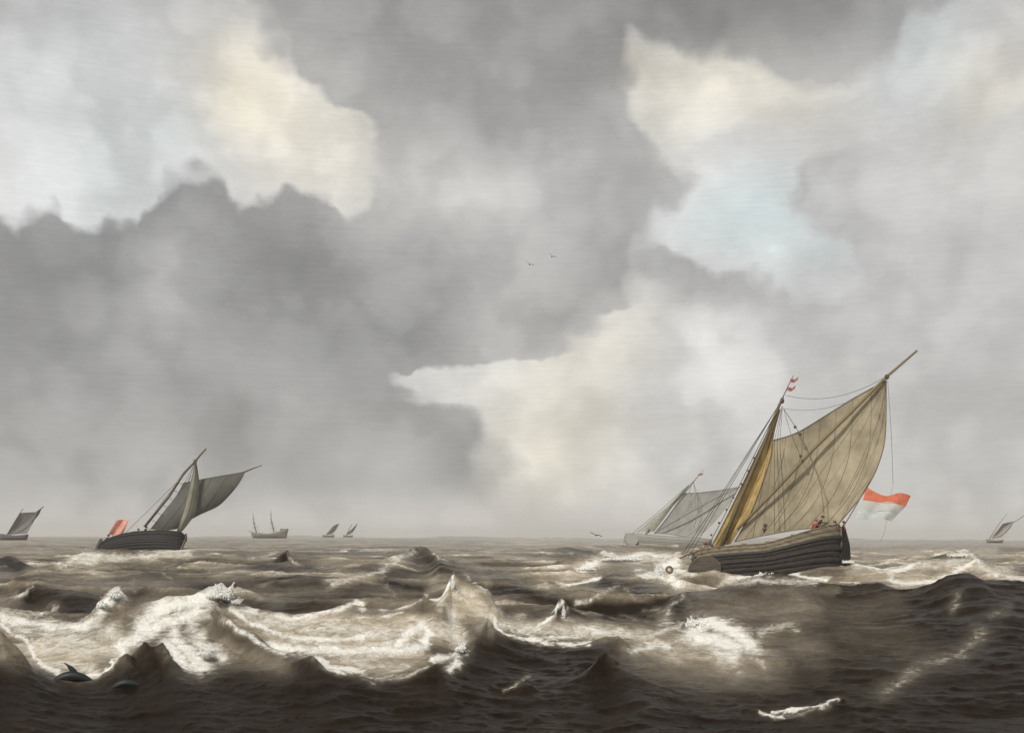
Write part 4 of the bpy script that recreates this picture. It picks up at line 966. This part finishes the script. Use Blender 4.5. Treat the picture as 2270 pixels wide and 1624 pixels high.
# ---- small far boats; haze put into their faint colours
def far_boat(pref, x0, x1, yw, D, mast, sails, label, hm=None, sm=None, hh=None, az=90, sprits=(), name='sailing_boat', group='sailing boats on the rough sea'):
    O = at((x0 + x1) / 2, yw, D); Lw = (x1 - x0) / FS * D
    root = empty(name, O, label, 'sailing boat', group)
    h = Hull(Lw * 1.02, Lw * .28, (hh or Lw * .10), Lw * .04, Lw * .06, Lw * .07)
    hm = hm or m_dist; sm = sm or m_dists
    G = Geo(); V_, F = [], []; n, m_ = 20, 8
    ws = [i / m_ for i in range(m_ + 1)]
    for t in TS(n): V_ += [h.pt(t, w, 1) for w in ws] + [h.pt(t, w, -1) for w in reversed(ws[:-1])]
    k_ = 2 * m_ + 1
    for i in range(n):
        for k in range(k_ - 1): F.append((i * k_ + k, (i + 1) * k_ + k, (i + 1) * k_ + k + 1, i * k_ + k + 1))
        F.append((i * k_, i * k_ + k_ - 1, (i + 1) * k_ + k_ - 1, (i + 1) * k_))
    G.add(V_, F); G.build('hull', hm, root)
    band(h, 1, .1, .2, .05, .05, 16, th=.1).build('rail', hm, root); band(h, -1, .1, .2, .05, .05, 16, th=.1).build('rail', hm, root)
    in_frame(root, boat_frame(O, R(az), 0, 0))
    f = at(*mast[0], D); hd = at(*mast[-1], D + .5)
    Rg = Rig(f, hd, (1, .15, 0))
    Geo().tube([Rg.p(*q) for q in mast], [.0011 * D * (1 - .5 * i / (len(mast) - 1)) * .45 for i in range(len(mast))], 6).build('mast', hm, root)
    for q in sprits: Geo().tube([Rg.p(*w, .5) for w in q], .0004 * D, 6).build('sprit', hm, root)
    for nm, (a, b, c, d) in sails:
        VV, FF, _, _ = coons(Rg.ps([a, ((a[0] + c[0]) / 2, (a[1] + c[1]) / 2), c]), Rg.ps([b, ((b[0] + d[0]) / 2 + 1, (b[1] + d[1]) / 2), d]), Rg.ps([a, b]), Rg.ps([c, d]), 8, 8, belly=lambda u, v: -.003 * D * math.sin(math.pi * u) * math.sin(math.pi * v), nrm=Rg.n)
        mesh_obj(nm, VV, FF, sm, root)
    in_world(root); clear_marks(root)
    return root
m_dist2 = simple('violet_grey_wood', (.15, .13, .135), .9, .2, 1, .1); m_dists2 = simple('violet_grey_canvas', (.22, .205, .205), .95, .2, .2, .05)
far_boat('a', -2, 62, 1192, 420, [(15, 1186), (30, 1160), (44, 1137), (52, 1126)], [('mainsail', ((44, 1136), (85, 1134), (17, 1184), (60, 1182))), ('topsail', ((84, 1132), (92, 1127), (70, 1160), (82, 1145)))],
         'dim violet grey sailing boat at the far left edge of the horizon', m_dist2, m_dists2, sprits=[[(22, 1184), (60, 1150), (97, 1122)]])
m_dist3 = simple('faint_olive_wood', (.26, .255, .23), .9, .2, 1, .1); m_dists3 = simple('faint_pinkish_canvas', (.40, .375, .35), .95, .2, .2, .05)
far_boat('b', 2185, 2223, 1200, 480, [(2191, 1196), (2206, 1172), (2220, 1152), (2232, 1137)], [('mainsail', ((2222, 1160), (2248, 1154), (2196, 1193), (2224, 1191)))],
         'faint sailing boat on the horizon at the far right edge', m_dist3, m_dists3, sprits=[[(2200, 1194), (2235, 1165), (2275, 1138)]])
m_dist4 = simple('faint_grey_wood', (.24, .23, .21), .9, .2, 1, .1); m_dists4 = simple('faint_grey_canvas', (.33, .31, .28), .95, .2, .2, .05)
far_boat('c', 714, 741, 1188.3, 900, [(724, 1186), (734, 1172), (746, 1160)], [('mainsail', ((738, 1165), (753, 1159), (722, 1184), (738, 1185)))],
         'tiny tan sailed boat on the horizon just right of the two masted ship', m_dist4, m_dists4, group='two small far sailing boats')
far_boat('d', 760, 782, 1188.3, 950, [(768, 1186), (774, 1172), (780, 1161)], [('mainsail', ((782, 1170), (793, 1157), (766, 1184), (780, 1185)))],
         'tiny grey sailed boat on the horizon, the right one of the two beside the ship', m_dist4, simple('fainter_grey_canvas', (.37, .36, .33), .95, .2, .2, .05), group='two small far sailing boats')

# ---- two-masted ship, sails furled
D3 = 900.0; O3 = at(597, 1188, D3)
ship = empty('two_masted_ship', O3, 'two masted ship with furled sails and raised stern, riding on the horizon', 'ship')
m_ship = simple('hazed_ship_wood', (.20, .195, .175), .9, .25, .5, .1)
Lw = 84 / FS * D3
hs = Hull(Lw, Lw * .22, 2.3, 1.3, 3.6, 1.6)
F3 = boat_frame(O3, R(-84), 0, 0)
G = Geo(); V_, F = [], []; n, m_ = 24, 8; ws = [i / m_ for i in range(m_ + 1)]
for t in TS(n): V_ += [hs.pt(t, w, 1) for w in ws] + [hs.pt(t, w, -1) for w in reversed(ws[:-1])]
k_ = 2 * m_ + 1
for i in range(n):
    for k in range(k_ - 1): F.append((i * k_ + k, (i + 1) * k_ + k, (i + 1) * k_ + k + 1, i * k_ + k + 1))
    F.append((i * k_, i * k_ + k_ - 1, (i + 1) * k_ + k_ - 1, (i + 1) * k_))
G.add(V_, F); G.build('hull', m_ship, ship)
Geo().box((-Lw * .40, 0, 5.2), (Lw * .18, 4.5, 1.8)).build('stern_castle', m_ship, ship, False)
band(hs, 1, .2, .32, .15, .15, 20, th=.2).build('wale', m_ship, ship)
Geo().tube([(Lw * .48, 0, 3.2), (Lw * .60, 0, 4.6)], [.3, .15], 6).build('bowsprit', m_ship, ship)
in_frame(ship, F3)
def c6(L): return [(531.8 + .12494 * x, 1116.8 + .12494 * y) for x, y in L]
for pl, ys in (([(290, 500), (262, 400), (240, 290), (230, 150)], (250, 330, 410)), ([(603, 490), (575, 380), (550, 260), (549, 95)], (170, 330, 420))):
    pts = [at(x, y, D3) for x, y in c6(pl)]
    Geo().tube(pts, [.55, .5, .38, .15], 6).build('mast', m_ship, ship)
    for yy in ys:
        xm = float(np.interp(yy, [p[1] for p in reversed(pl)], [p[0] for p in reversed(pl)])); hw = 30 if yy > 300 else 20
        a, b = c6([(xm - hw, yy + 6), (xm + hw, yy - 4)])
        Geo().tube([at(*a, D3), at((a[0] + b[0]) / 2, (a[1] + b[1]) / 2 + .4, D3), at(*b, D3)], [.12, .42 if yy > 300 else .25, .12], 6).build('yard', m_ship, ship)
    for dxx in (-60, 50):
        a, b = c6([(pl[2][0], pl[2][1]), (pl[0][0] + dxx, 480)])
        rope(ship, [at(*a, D3), at(*b, D3)], .07, m_ship)
in_world(ship); clear_marks(ship)
O = at(718.5, 1187.6, 1000)

# ------------------------------------------------------------------ low shore on the horizon
G = Geo(); Dl = 5200.0
xs = np.arange(-150, 2450, 5.0); V_, F = [], []
prof = 1.6 * fbm(xs / 38, xs * 0, 3, 3) + 1.6 * np.clip(fbm(xs / 160, xs * 0 + 4, 2, 8) - .48, 0, 1) * 6
for bx, bh_, bw in ((1210, 3.8, 5), (1238, 1.8, 16), (1285, 1.6, 22), (985, 1.8, 20), (1150, 1.5, 8), (660, 1.5, 25), (470, 1.8, 40), (2135, 2.5, 5), (2160, 1.6, 18), (1900, 1.2, 20), (2050, 1.0, 10)):
    prof = prof + bh_ * np.exp(-((xs - bx) / bw) ** 4)
for x, p in zip(xs, prof):
    d = ray(x, YH); z = .4 + p * Dl / FS * .9
    V_ += [(d.x * Dl, Dl, -1), (d.x * Dl, Dl + 25, z * .8), (d.x * Dl, Dl + 60, z), (d.x * Dl * 1.05, Dl * 1.05, z * .7), (d.x * Dl * 1.05, Dl * 1.05, -1)]
for i in range(len(xs) - 1):
    for k in range(4): F.append((i * 5 + k, i * 5 + k + 1, (i + 1) * 5 + k + 1, (i + 1) * 5 + k))
G.add(V_, F); tag(G.build('distant_shore', m_land), 'low uneven strip of land along the horizon', kind='structure')

# ------------------------------------------------------------------ people
def person(loc, yaw, pose, mats, label, scale=1.0, hat=None, tilt=None):
    """one continuous skinned figure; mats = (coat, breeches)"""
    J, E, Rd, own = pose
    me = bpy.data.meshes.new('person'); me.from_pydata(J, E, []); ob = bpy.data.objects.new('person_rig', me); C.objects.link(ob)
    ob.modifiers.new('skin', 'SKIN'); sv = me.skin_vertices[0].data
    for i, r in enumerate(Rd): sv[i].radius = (r, r * .9)
    sv[0].use_root = True
    ss = ob.modifiers.new('ss', 'SUBSURF'); ss.levels = 1; ss.render_levels = 1
    dg = bpy.context.evaluated_depsgraph_get(); ev = ob.evaluated_get(dg)
    m2 = bpy.data.meshes.new_from_object(ev); bpy.data.objects.remove(ob)
    m2.materials.clear()
    for q in (mats[0], mats[1], m_skin): m2.materials.append(q)
    JV = [Vector(j) for j in J]
    for pl in m2.polygons:
        c = pl.center; k = min(range(len(JV)), key=lambda i: (JV[i] - c).length - Rd[i]); pl.material_index = own[k]; pl.use_smooth = True
    o = link(bpy.data.objects.new('person', m2)); o.location = loc; o.scale = (scale,) * 3
    o.rotation_euler = (tilt[0] if tilt else 0, tilt[1] if tilt else 0, yaw)
    tag(o, label, 'person')
    hd = JV[HEAD]
    Geo().ball(hd + Vector((0, 0, .07)), (.135, .135, .10), 10, 6).tube([hd + Vector((0, 0, .035)), hd + Vector((0, 0, .055))], .165, 10).build('hat', hat or m_redc, o)
    Geo().ball(hd + Vector((0, -.125, -.01)), (.018, .03, .025), 6, 4).build('nose', m_skin, o)
    return o
HEAD = 4
def pose_sit(lean=.35, arms=((.25, -.45, .75), (-.25, -.45, .75))):
    # 0 pelvis 1 belly 2 chest 3 neck 4 head 5 crown | legs | arms
    J = [(0, 0, .25), (0, -.10 * lean, .45), (0, -.45 * lean, .68), (0, -.62 * lean, .86), (0, -.72 * lean, 1.02), (0, -.75 * lean, 1.13)]
    Rd = [.15, .15, .17, .07, .105, .07]; own = [1, 0, 0, 2, 2, 2]; E = [(0, 1), (1, 2), (2, 3), (3, 4), (4, 5)]
    for s in (1, -1):
        b = len(J); J += [(.11 * s, -.02, .24), (.16 * s, -.42, .36), (.15 * s, -.48, .05), (.15 * s, -.62, .02)]
        Rd += [.11, .085, .06, .05]; own += [1, 1, 1, 0]; E += [(0, b), (b, b + 1), (b + 1, b + 2), (b + 2, b + 3)]
        b = len(J); sh = (.20 * s, -.45 * lean, .76); hx = arms[0] if s > 0 else arms[1]
        el = (.29 * s, (sh[1] + hx[1]) / 2 + .05, (sh[2] + hx[2]) / 2 - .13)
        J += [sh, el, hx]; Rd += [.075, .055, .045]; own += [0, 0, 2]; E += [(2, b), (b, b + 1), (b + 1, b + 2)]
    return J, E, Rd, own
def pose_stand(lean=.2, arms=((.30, -.35, 1.05), (-.30, -.35, 1.05))):
    J = [(0, 0, .90), (0, -.1 * lean, 1.08), (0, -.45 * lean, 1.30), (0, -.6 * lean, 1.47), (0, -.68 * lean, 1.62), (0, -.7 * lean, 1.73)]
    Rd = [.14, .14, .17, .065, .105, .07]; own = [1, 0, 0, 2, 2, 2]; E = [(0, 1), (1, 2), (2, 3), (3, 4), (4, 5)]
    for s in (1, -1):
        b = len(J); J += [(.11 * s, 0, .84), (.13 * s, -.08 * s, .47), (.14 * s, .04, .09), (.15 * s, -.12, .04)]
        Rd += [.105, .075, .055, .05]; own += [1, 1, 1, 0]; E += [(0, b), (b, b + 1), (b + 1, b + 2), (b + 2, b + 3)]
        b = len(J); sh = (.20 * s, -.45 * lean, 1.38); hx = arms[0] if s > 0 else arms[1]
        el = (.30 * s, (sh[1] + hx[1]) / 2 + .06, (sh[2] + hx[2]) / 2 - .12)
        J += [sh, el, hx]; Rd += [.075, .055, .045]; own += [0, 0, 2]; E += [(2, b), (b, b + 1), (b + 1, b + 2)]
    return J, E, Rd, own
def deck_pt(F, h, x, y, dz=0.0):
    """deck point of a boat seen at that place of the view"""
    t = .5; inv = F.inverted(); c = inv @ Vector((0, 0, HCAM)); d = inv.to_3x3() @ ray(x, y)
    return F @ (c + d * ((-c.y) / d.y)) + Vector((0, 0, dz))
def stand_at(F, x, y, yl, foot):
    """place of the feet so that the head shows at (x, y), on the local fore-and-aft plane y = yl"""
    inv = F.inverted(); c = inv @ Vector((0, 0, HCAM)); d = inv.to_3x3() @ ray(x, y)
    return F @ (c + d * ((yl - c.y) / d.y)) - Vector((0, 0, foot))
big = 1.25
def crew(F, x, y, yl, yaw, pose, mats, label, sc=1.2, hat=None, headh=1.02):
    return person(stand_at(F, x, y, yl, headh * sc), yaw, pose, mats, label, sc, hat)
crew(F0, 1541, 1206, 1.0, R(60), pose_sit(.9, ((.2, -.7, .45), (-.2, -.7, .45))), (m_brn, m_oakd), 'crouching sailor in brown with a red cap, at the bow of the largest boat', 1.55)
crew(F0, 1556, 1211, 1.2, R(100), pose_sit(1.0), (m_gry, m_brn), 'hunched sailor in grey brown close behind the red capped one at the bow', 1.35, m_gry)
crew(F0, 1811, 1146, 1.0, R(75), pose_sit(.5), (m_blk, m_gry), 'sailor in a black coat and red cap, near the stern of the largest boat', 1.35)
crew(F0, 1802, 1154, 1.5, R(120), pose_sit(.4), (m_redc, m_gry), 'sailor in a red coat sitting left of the black coated one near the stern', 1.25, m_pen)
crew(F0, 1843, 1157, .6, R(90), pose_sit(.3), (m_brn, m_gry), 'low sitting sailor in brown between the black coated man and the helmsman', 1.2, m_brn)
crew(F0, 1866, 1158, 0, R(80), pose_stand(.2), (m_redc, m_blk), 'helmsman with a dull red cap at the very stern of the largest boat', 1.15, m_redc, 1.62)
def crew1(x, y, sc, mats, label, pose, hat=m_blk, hh=1.02, dep=0.0):
    return person(at(x, y, D1 + dep) - Vector((0, 0, hh * sc)), R(90), pose, mats, label, sc, hat)
crew1(320, 1168, 1.3, (m_blk, m_gry), 'dark sailor at the foot of the left boat mast', pose_stand(.3), m_blk, 1.62, .5)
crew1(301, 1174, 1.3, (m_blk, m_gry), 'dark sailor standing between the mast and the flag of the left boat', pose_sit(.4), m_blk, 1.02, .3)
crew1(231, 1187, 1.4, (m_brn, m_gry), 'brown clad sailor at the stern end of the left boat, left of its flag staff', pose_sit(.6), m_redc, 1.02, 1)
crew1(246, 1190, 1.3, (m_gry, m_gry), 'sailor in grey sitting just below the red flag of the left boat', pose_sit(.4), m_gry, 1.02, 1)

# ------------------------------------------------------------------ porpoises
def porpoise(x, y, D, length, fin, label, sink, yaw=0.0):
    r_s, j_s = find_surface(x, y); D = r_s * math.cos(TH[j_s]); O = at(x, y, D); O.z = sea_z(O.x, O.y)
    root = empty('porpoise', O, label, 'porpoise', 'porpoises surfacing in the front wave')
    V_, F = [], []; n, m_ = 22, 12
    for i in range(n + 1):
        t = i / n; xx = (t - .5) * length
        zz = .20 * length * (1 - (2 * t - 1) ** 2) - sink
        r = length * .105 * (math.sin(math.pi * min(t * .97 + .03, 1) ** .75)) ** .8 + .008
        if t > .86: r *= (1 - t) / .14 * .7 + .3
        for k in range(m_):
            a = 2 * math.pi * k / m_; V_.append(Vector((xx, r * .85 * math.cos(a), zz + r * math.sin(a))))
    for i in range(n):
        for k in range(m_): F.append((i * m_ + k, i * m_ + (k + 1) % m_, (i + 1) * m_ + (k + 1) % m_, (i + 1) * m_ + k))
    F.append(tuple(range(m_))); F.append(tuple(n * m_ + k for k in reversed(range(m_))))
    mesh_obj('body', V_, F, m_dol, root)
    top = .20 * length - sink + length * .06
    sect = [(-.06, .13, .0), (-.09, .12, .35), (-.13, .075, .7), (-.20, .02, 1.0)]
    V_, F = [], []
    for a, wd, hz in sect:
        b = a + wd + .02; th = .03 * (1 - hz) + .004
        for q, s in ((0, 0), (.3, 1), (1, 0), (.3, -1)):
            V_.append(Vector(((a + (b - a) * q) * length, s * th * length, top + hz * fin)))
    for i in range(len(sect) - 1):
        for k in range(4): F.append((i * 4 + k, i * 4 + (k + 1) % 4, (i + 1) * 4 + (k + 1) % 4, (i + 1) * 4 + k))
    F.append((12, 13, 14, 15)); mesh_obj('dorsal_fin', V_, F, m_dol, root)
    # tail flukes
    G = Geo(); G.prism([(-.5 * length, 0, -sink), (-.62 * length, .14 * length, -sink - .05), (-.56 * length, 0, -sink - .03), (-.62 * length, -.14 * length, -sink - .05)], (0, 0, 1), .03); G.build('tail_fluke', m_dol, root, False)
    root.rotation_euler = (0, 0, yaw)
    return root
porpoise(163, 1509, 26.6, 1.25, .26, 'larger dark porpoise arching with tall curved fin in front of the white trough', .13, R(4))
porpoise(284, 1519, 26.4, .85, .26, 'smaller dark porpoise, low in the water right of the larger one', .12, R(4))

# ------------------------------------------------------------------ birds
def bird(pts, D, label, yaw=0):
    tl, mid, tr, body_len, th = pts
    O = at(*mid, D)
    root = empty('gull', O, label, 'bird', 'gulls in flight')
    Geo().ball((0, 0, -.02), (.10, body_len, .09), 10, 8).ball((0, body_len * .95, .01), (.06, .08, .06), 8, 6).tube([(0, body_len * .95, 0), (0, body_len * .95 + .16, -.01)], [.02, .006], 5).prism([(-.05, -body_len * .8, 0), (.05, -body_len * .8, 0), (.09, -body_len * 1.35, 0), (-.09, -body_len * 1.35, 0)], (0, 0, 1), .02).build('body', m_bird, root)
    for tip in (tl, tr):
        e = [Vector((0, 0, 0))] + [at(*p, D) - O for p in tip]
        V_, F = [], []
        nE = len(e)
        for i, p in enumerate(e):
            ch = th * (1.15 - .85 * i / (nE - 1)); s = -.05 * i
            V_ += [p + Vector((0, ch + s, 0)), p + Vector((0, -ch + s * 2, 0)), p + Vector((0, s, .05)), p + Vector((0, s, -.03))]
        for i in range(nE - 1):
            for a, b in ((0, 2), (2, 1), (1, 3), (3, 0)): F.append((i * 4 + a, i * 4 + b, (i + 1) * 4 + b, (i + 1) * 4 + a))
        F.append(((nE - 1) * 4, (nE - 1) * 4 + 2, (nE - 1) * 4 + 1, (nE - 1) * 4 + 3))
        mesh_obj('wing', V_, F, m_bird, root)
    return root
def c8(x, y): return (1134.5 + .12494 * x, 531.8 + .12494 * y)
bird(([c8(295, 412), c8(265, 380)], c8(310, 440), [c8(350, 428), c8(398, 462)], .28, .17), 205, 'lower left of the two small dark birds high in the grey cloud')
bird(([c8(695, 265), c8(670, 240)], c8(706, 298), [c8(745, 290), c8(785, 312)], .24, .15), 215, 'upper right of the two small dark birds high in the grey cloud')
def c5(x, y): return (797.7 + .31235 * x, 1134.5 + .31235 * y)
bird(([c5(1652, 151), c5(1635, 143)], c5(1675, 163), [c5(1695, 163), c5(1716, 173)], .30, .20), 130, 'black bird skimming low in front of the horizon left of the pale boat')

# ------------------------------------------------------------------ float in the bow wave
Of = at(1483, 1262, 101)
fl = empty('float', Of, 'small round brown float in the white spray ahead of the largest boat', 'float')
V_, F = [], []
for i in range(14):
    a = 2 * math.pi * i / 14
    for k in range(8):
        b = 2 * math.pi * k / 8; rr_ = .26 + .11 * math.cos(b)
        V_.append((rr_ * math.cos(a), .11 * math.sin(b), rr_ * math.sin(a)))
for i in range(14):
    for k in range(8): F.append((i * 8 + k, i * 8 + (k + 1) % 8, ((i + 1) % 14) * 8 + (k + 1) % 8, ((i + 1) % 14) * 8 + k))
mesh_obj('ring', V_, F, m_buoy, fl); Geo().tube([(0, 0, -.26), (.05, 0, -.6), (.0, .05, -.9)], .035).build('rope', m_rope, fl)

# ------------------------------------------------------------------ spray
SP = [  # x, y, depth, spread px, height px, count, lean px, drop size
 (492,1322,45.5,30,46,6500,6,.017),(470,1322,45.3,30,16,2600,0,.018),(520,1335,45.2,20,16,1500,10,.016),(255,1322,45.2,20,26,2600,4,.017),(225,1342,44.8,16,16,1400,0,.017),(410,1332,45,50,12,3200,0,.017),(330,1340,45,40,10,2000,0,.016),
 (1540,1296,100,22,16,1600,-3,.03),(1515,1285,100,14,22,1600,-5,.03),(1470,1272,104,26,34,5200,-4,.032),(1492,1288,102,26,30,4200,2,.032),(1450,1280,104,26,18,2400,-4,.032),(1508,1300,101,14,14,1500,0,.03),(1690,1278,66,34,14,1800,4,.02),(1650,1290,64,30,9,1100,0,.02),(1590,1304,63,34,8,1100,0,.02),(1770,1288,65,40,7,1100,0,.02),(1840,1290,66,26,7,800,0,.02),(1880,1246,106,20,8,900,0,.03),
 (1545,1385,50,40,26,3400,0,.022),(1590,1395,49,40,16,2000,0,.022),(1700,1395,48,26,14,900,0,.02),(205,1236,162,34,9,1600,-4,.05),(300,1240,160,60,7,2200,0,.05),(390,1228,162,30,8,1200,3,.05),(1250,1362,46,6,40,500,-3,.012),(1003,1300,46.8,5,36,500,4,.012),
 (1022,1440,36,16,20,1200,2,.014),(1300,1390,44,40,8,1400,0,.015),(1380,1395,44,40,8,1400,0,.015),(2125,1232,112,40,10,1800,4,.035),(2050,1262,106,50,8,1500,0,.035),(450,1450,31,24,14,1200,0,.014),(1380,1240,104,60,10,2200,4,.035),(1300,1262,100,30,7,900,0,.03)]
Vs = []; Ft = []
tet = np.array([(1, 1, 1), (-1, -1, 1), (-1, 1, -1), (1, -1, -1)], float)
off = 0
for x, y, D, sx, hh, n, lean, sz in SP:
    if hh < 13 and D < 70: continue
    if D < 60:
        r_s, j_s = find_surface(x, y); D = min(D + 3, max(D - 3, r_s * math.cos(TH[j_s]) - .1))
    n = int(n)
    t = rng.random(n) ** 1.7
    t = np.where(rng.random(n) < .5, t * .55, t)
    nf = 17; fi = rng.integers(0, nf, n)                      # the plume is made of thin jets
    jx = (rng.random(nf) * 2 - 1)[fi]; jh = (.25 + .75 * rng.random(nf) ** 1.5)[fi] * (1 - .55 * jx ** 2)
    px = x + sx * (jx * (.45 + .75 * t * jh)) + lean * t + rng.normal(0, 1, n) * sx * (.14 * (1 - t) ** 2 + .025)
    py = y - hh * jh * t + rng.normal(0, 1, n) * hh * (.08 * (1 - t) + .02)
    dd = D + rng.normal(0, 1, n) * D * .008
    a = (px - XC) / FS; b = (YH - py) / FS
    cx = (a - ROLL * b) * dd; cz = HCAM + (b + ROLL * a) * dd
    s = sz * (.5 + rng.random(n)) * (1.2 - .8 * t)
    q = rng.normal(0, 1, (n, 3, 3)); q, _ = np.linalg.qr(q)
    vv = (tet[None] @ q) * s[:, None, None]; vv[:, :, 2] *= 1.5
    vv += np.stack([cx, dd, cz], 1)[:, None, :]
    Vs.append(vv.reshape(-1, 3))
    base_i = off + np.arange(n)[:, None] * 4
    Ft.append(np.concatenate([base_i + np.array(f) for f in ((0, 1, 2), (0, 3, 1), (0, 2, 3), (1, 3, 2))]).reshape(4, n, 3).reshape(-1, 3)); off += n * 4
Vs = np.concatenate(Vs).astype(np.float32); Ft = np.concatenate(Ft).astype(np.int32)
me = bpy.data.meshes.new('spray'); me.vertices.add(len(Vs)); me.vertices.foreach_set('co', Vs.ravel())
me.loops.add(Ft.size); me.loops.foreach_set('vertex_index', Ft.ravel()); me.polygons.add(len(Ft)); me.polygons.foreach_set('loop_start', np.arange(0, Ft.size, 3, dtype=np.int32))
me.update(calc_edges=True); me.materials.append(m_spray)
tag(link(bpy.data.objects.new('spray', me)), 'white spray thrown up from breaking crests and bows', 'spray', kind='stuff')

# ------------------------------------------------------------------ the air
HAZE = 0.00024
if HAZE:
    G = Geo().box((0, 0, 28.5), (19500, 19500, 65))
    mh, nt, pb = new_mat('haze_air'); nt.nodes.remove(pb)
    pv = nt.nodes.new('ShaderNodeVolumePrincipled'); pv.inputs['Color'].default_value = (.985, .985, .985, 1); pv.inputs['Density'].default_value = HAZE; pv.inputs['Anisotropy'].default_value = .2
    nt.links.new(pv.outputs[0], nt.nodes['Material Output'].inputs['Volume'])
    tag(G.build('haze', mh, smooth=False), 'thin pale sea haze', 'haze', kind='stuff')
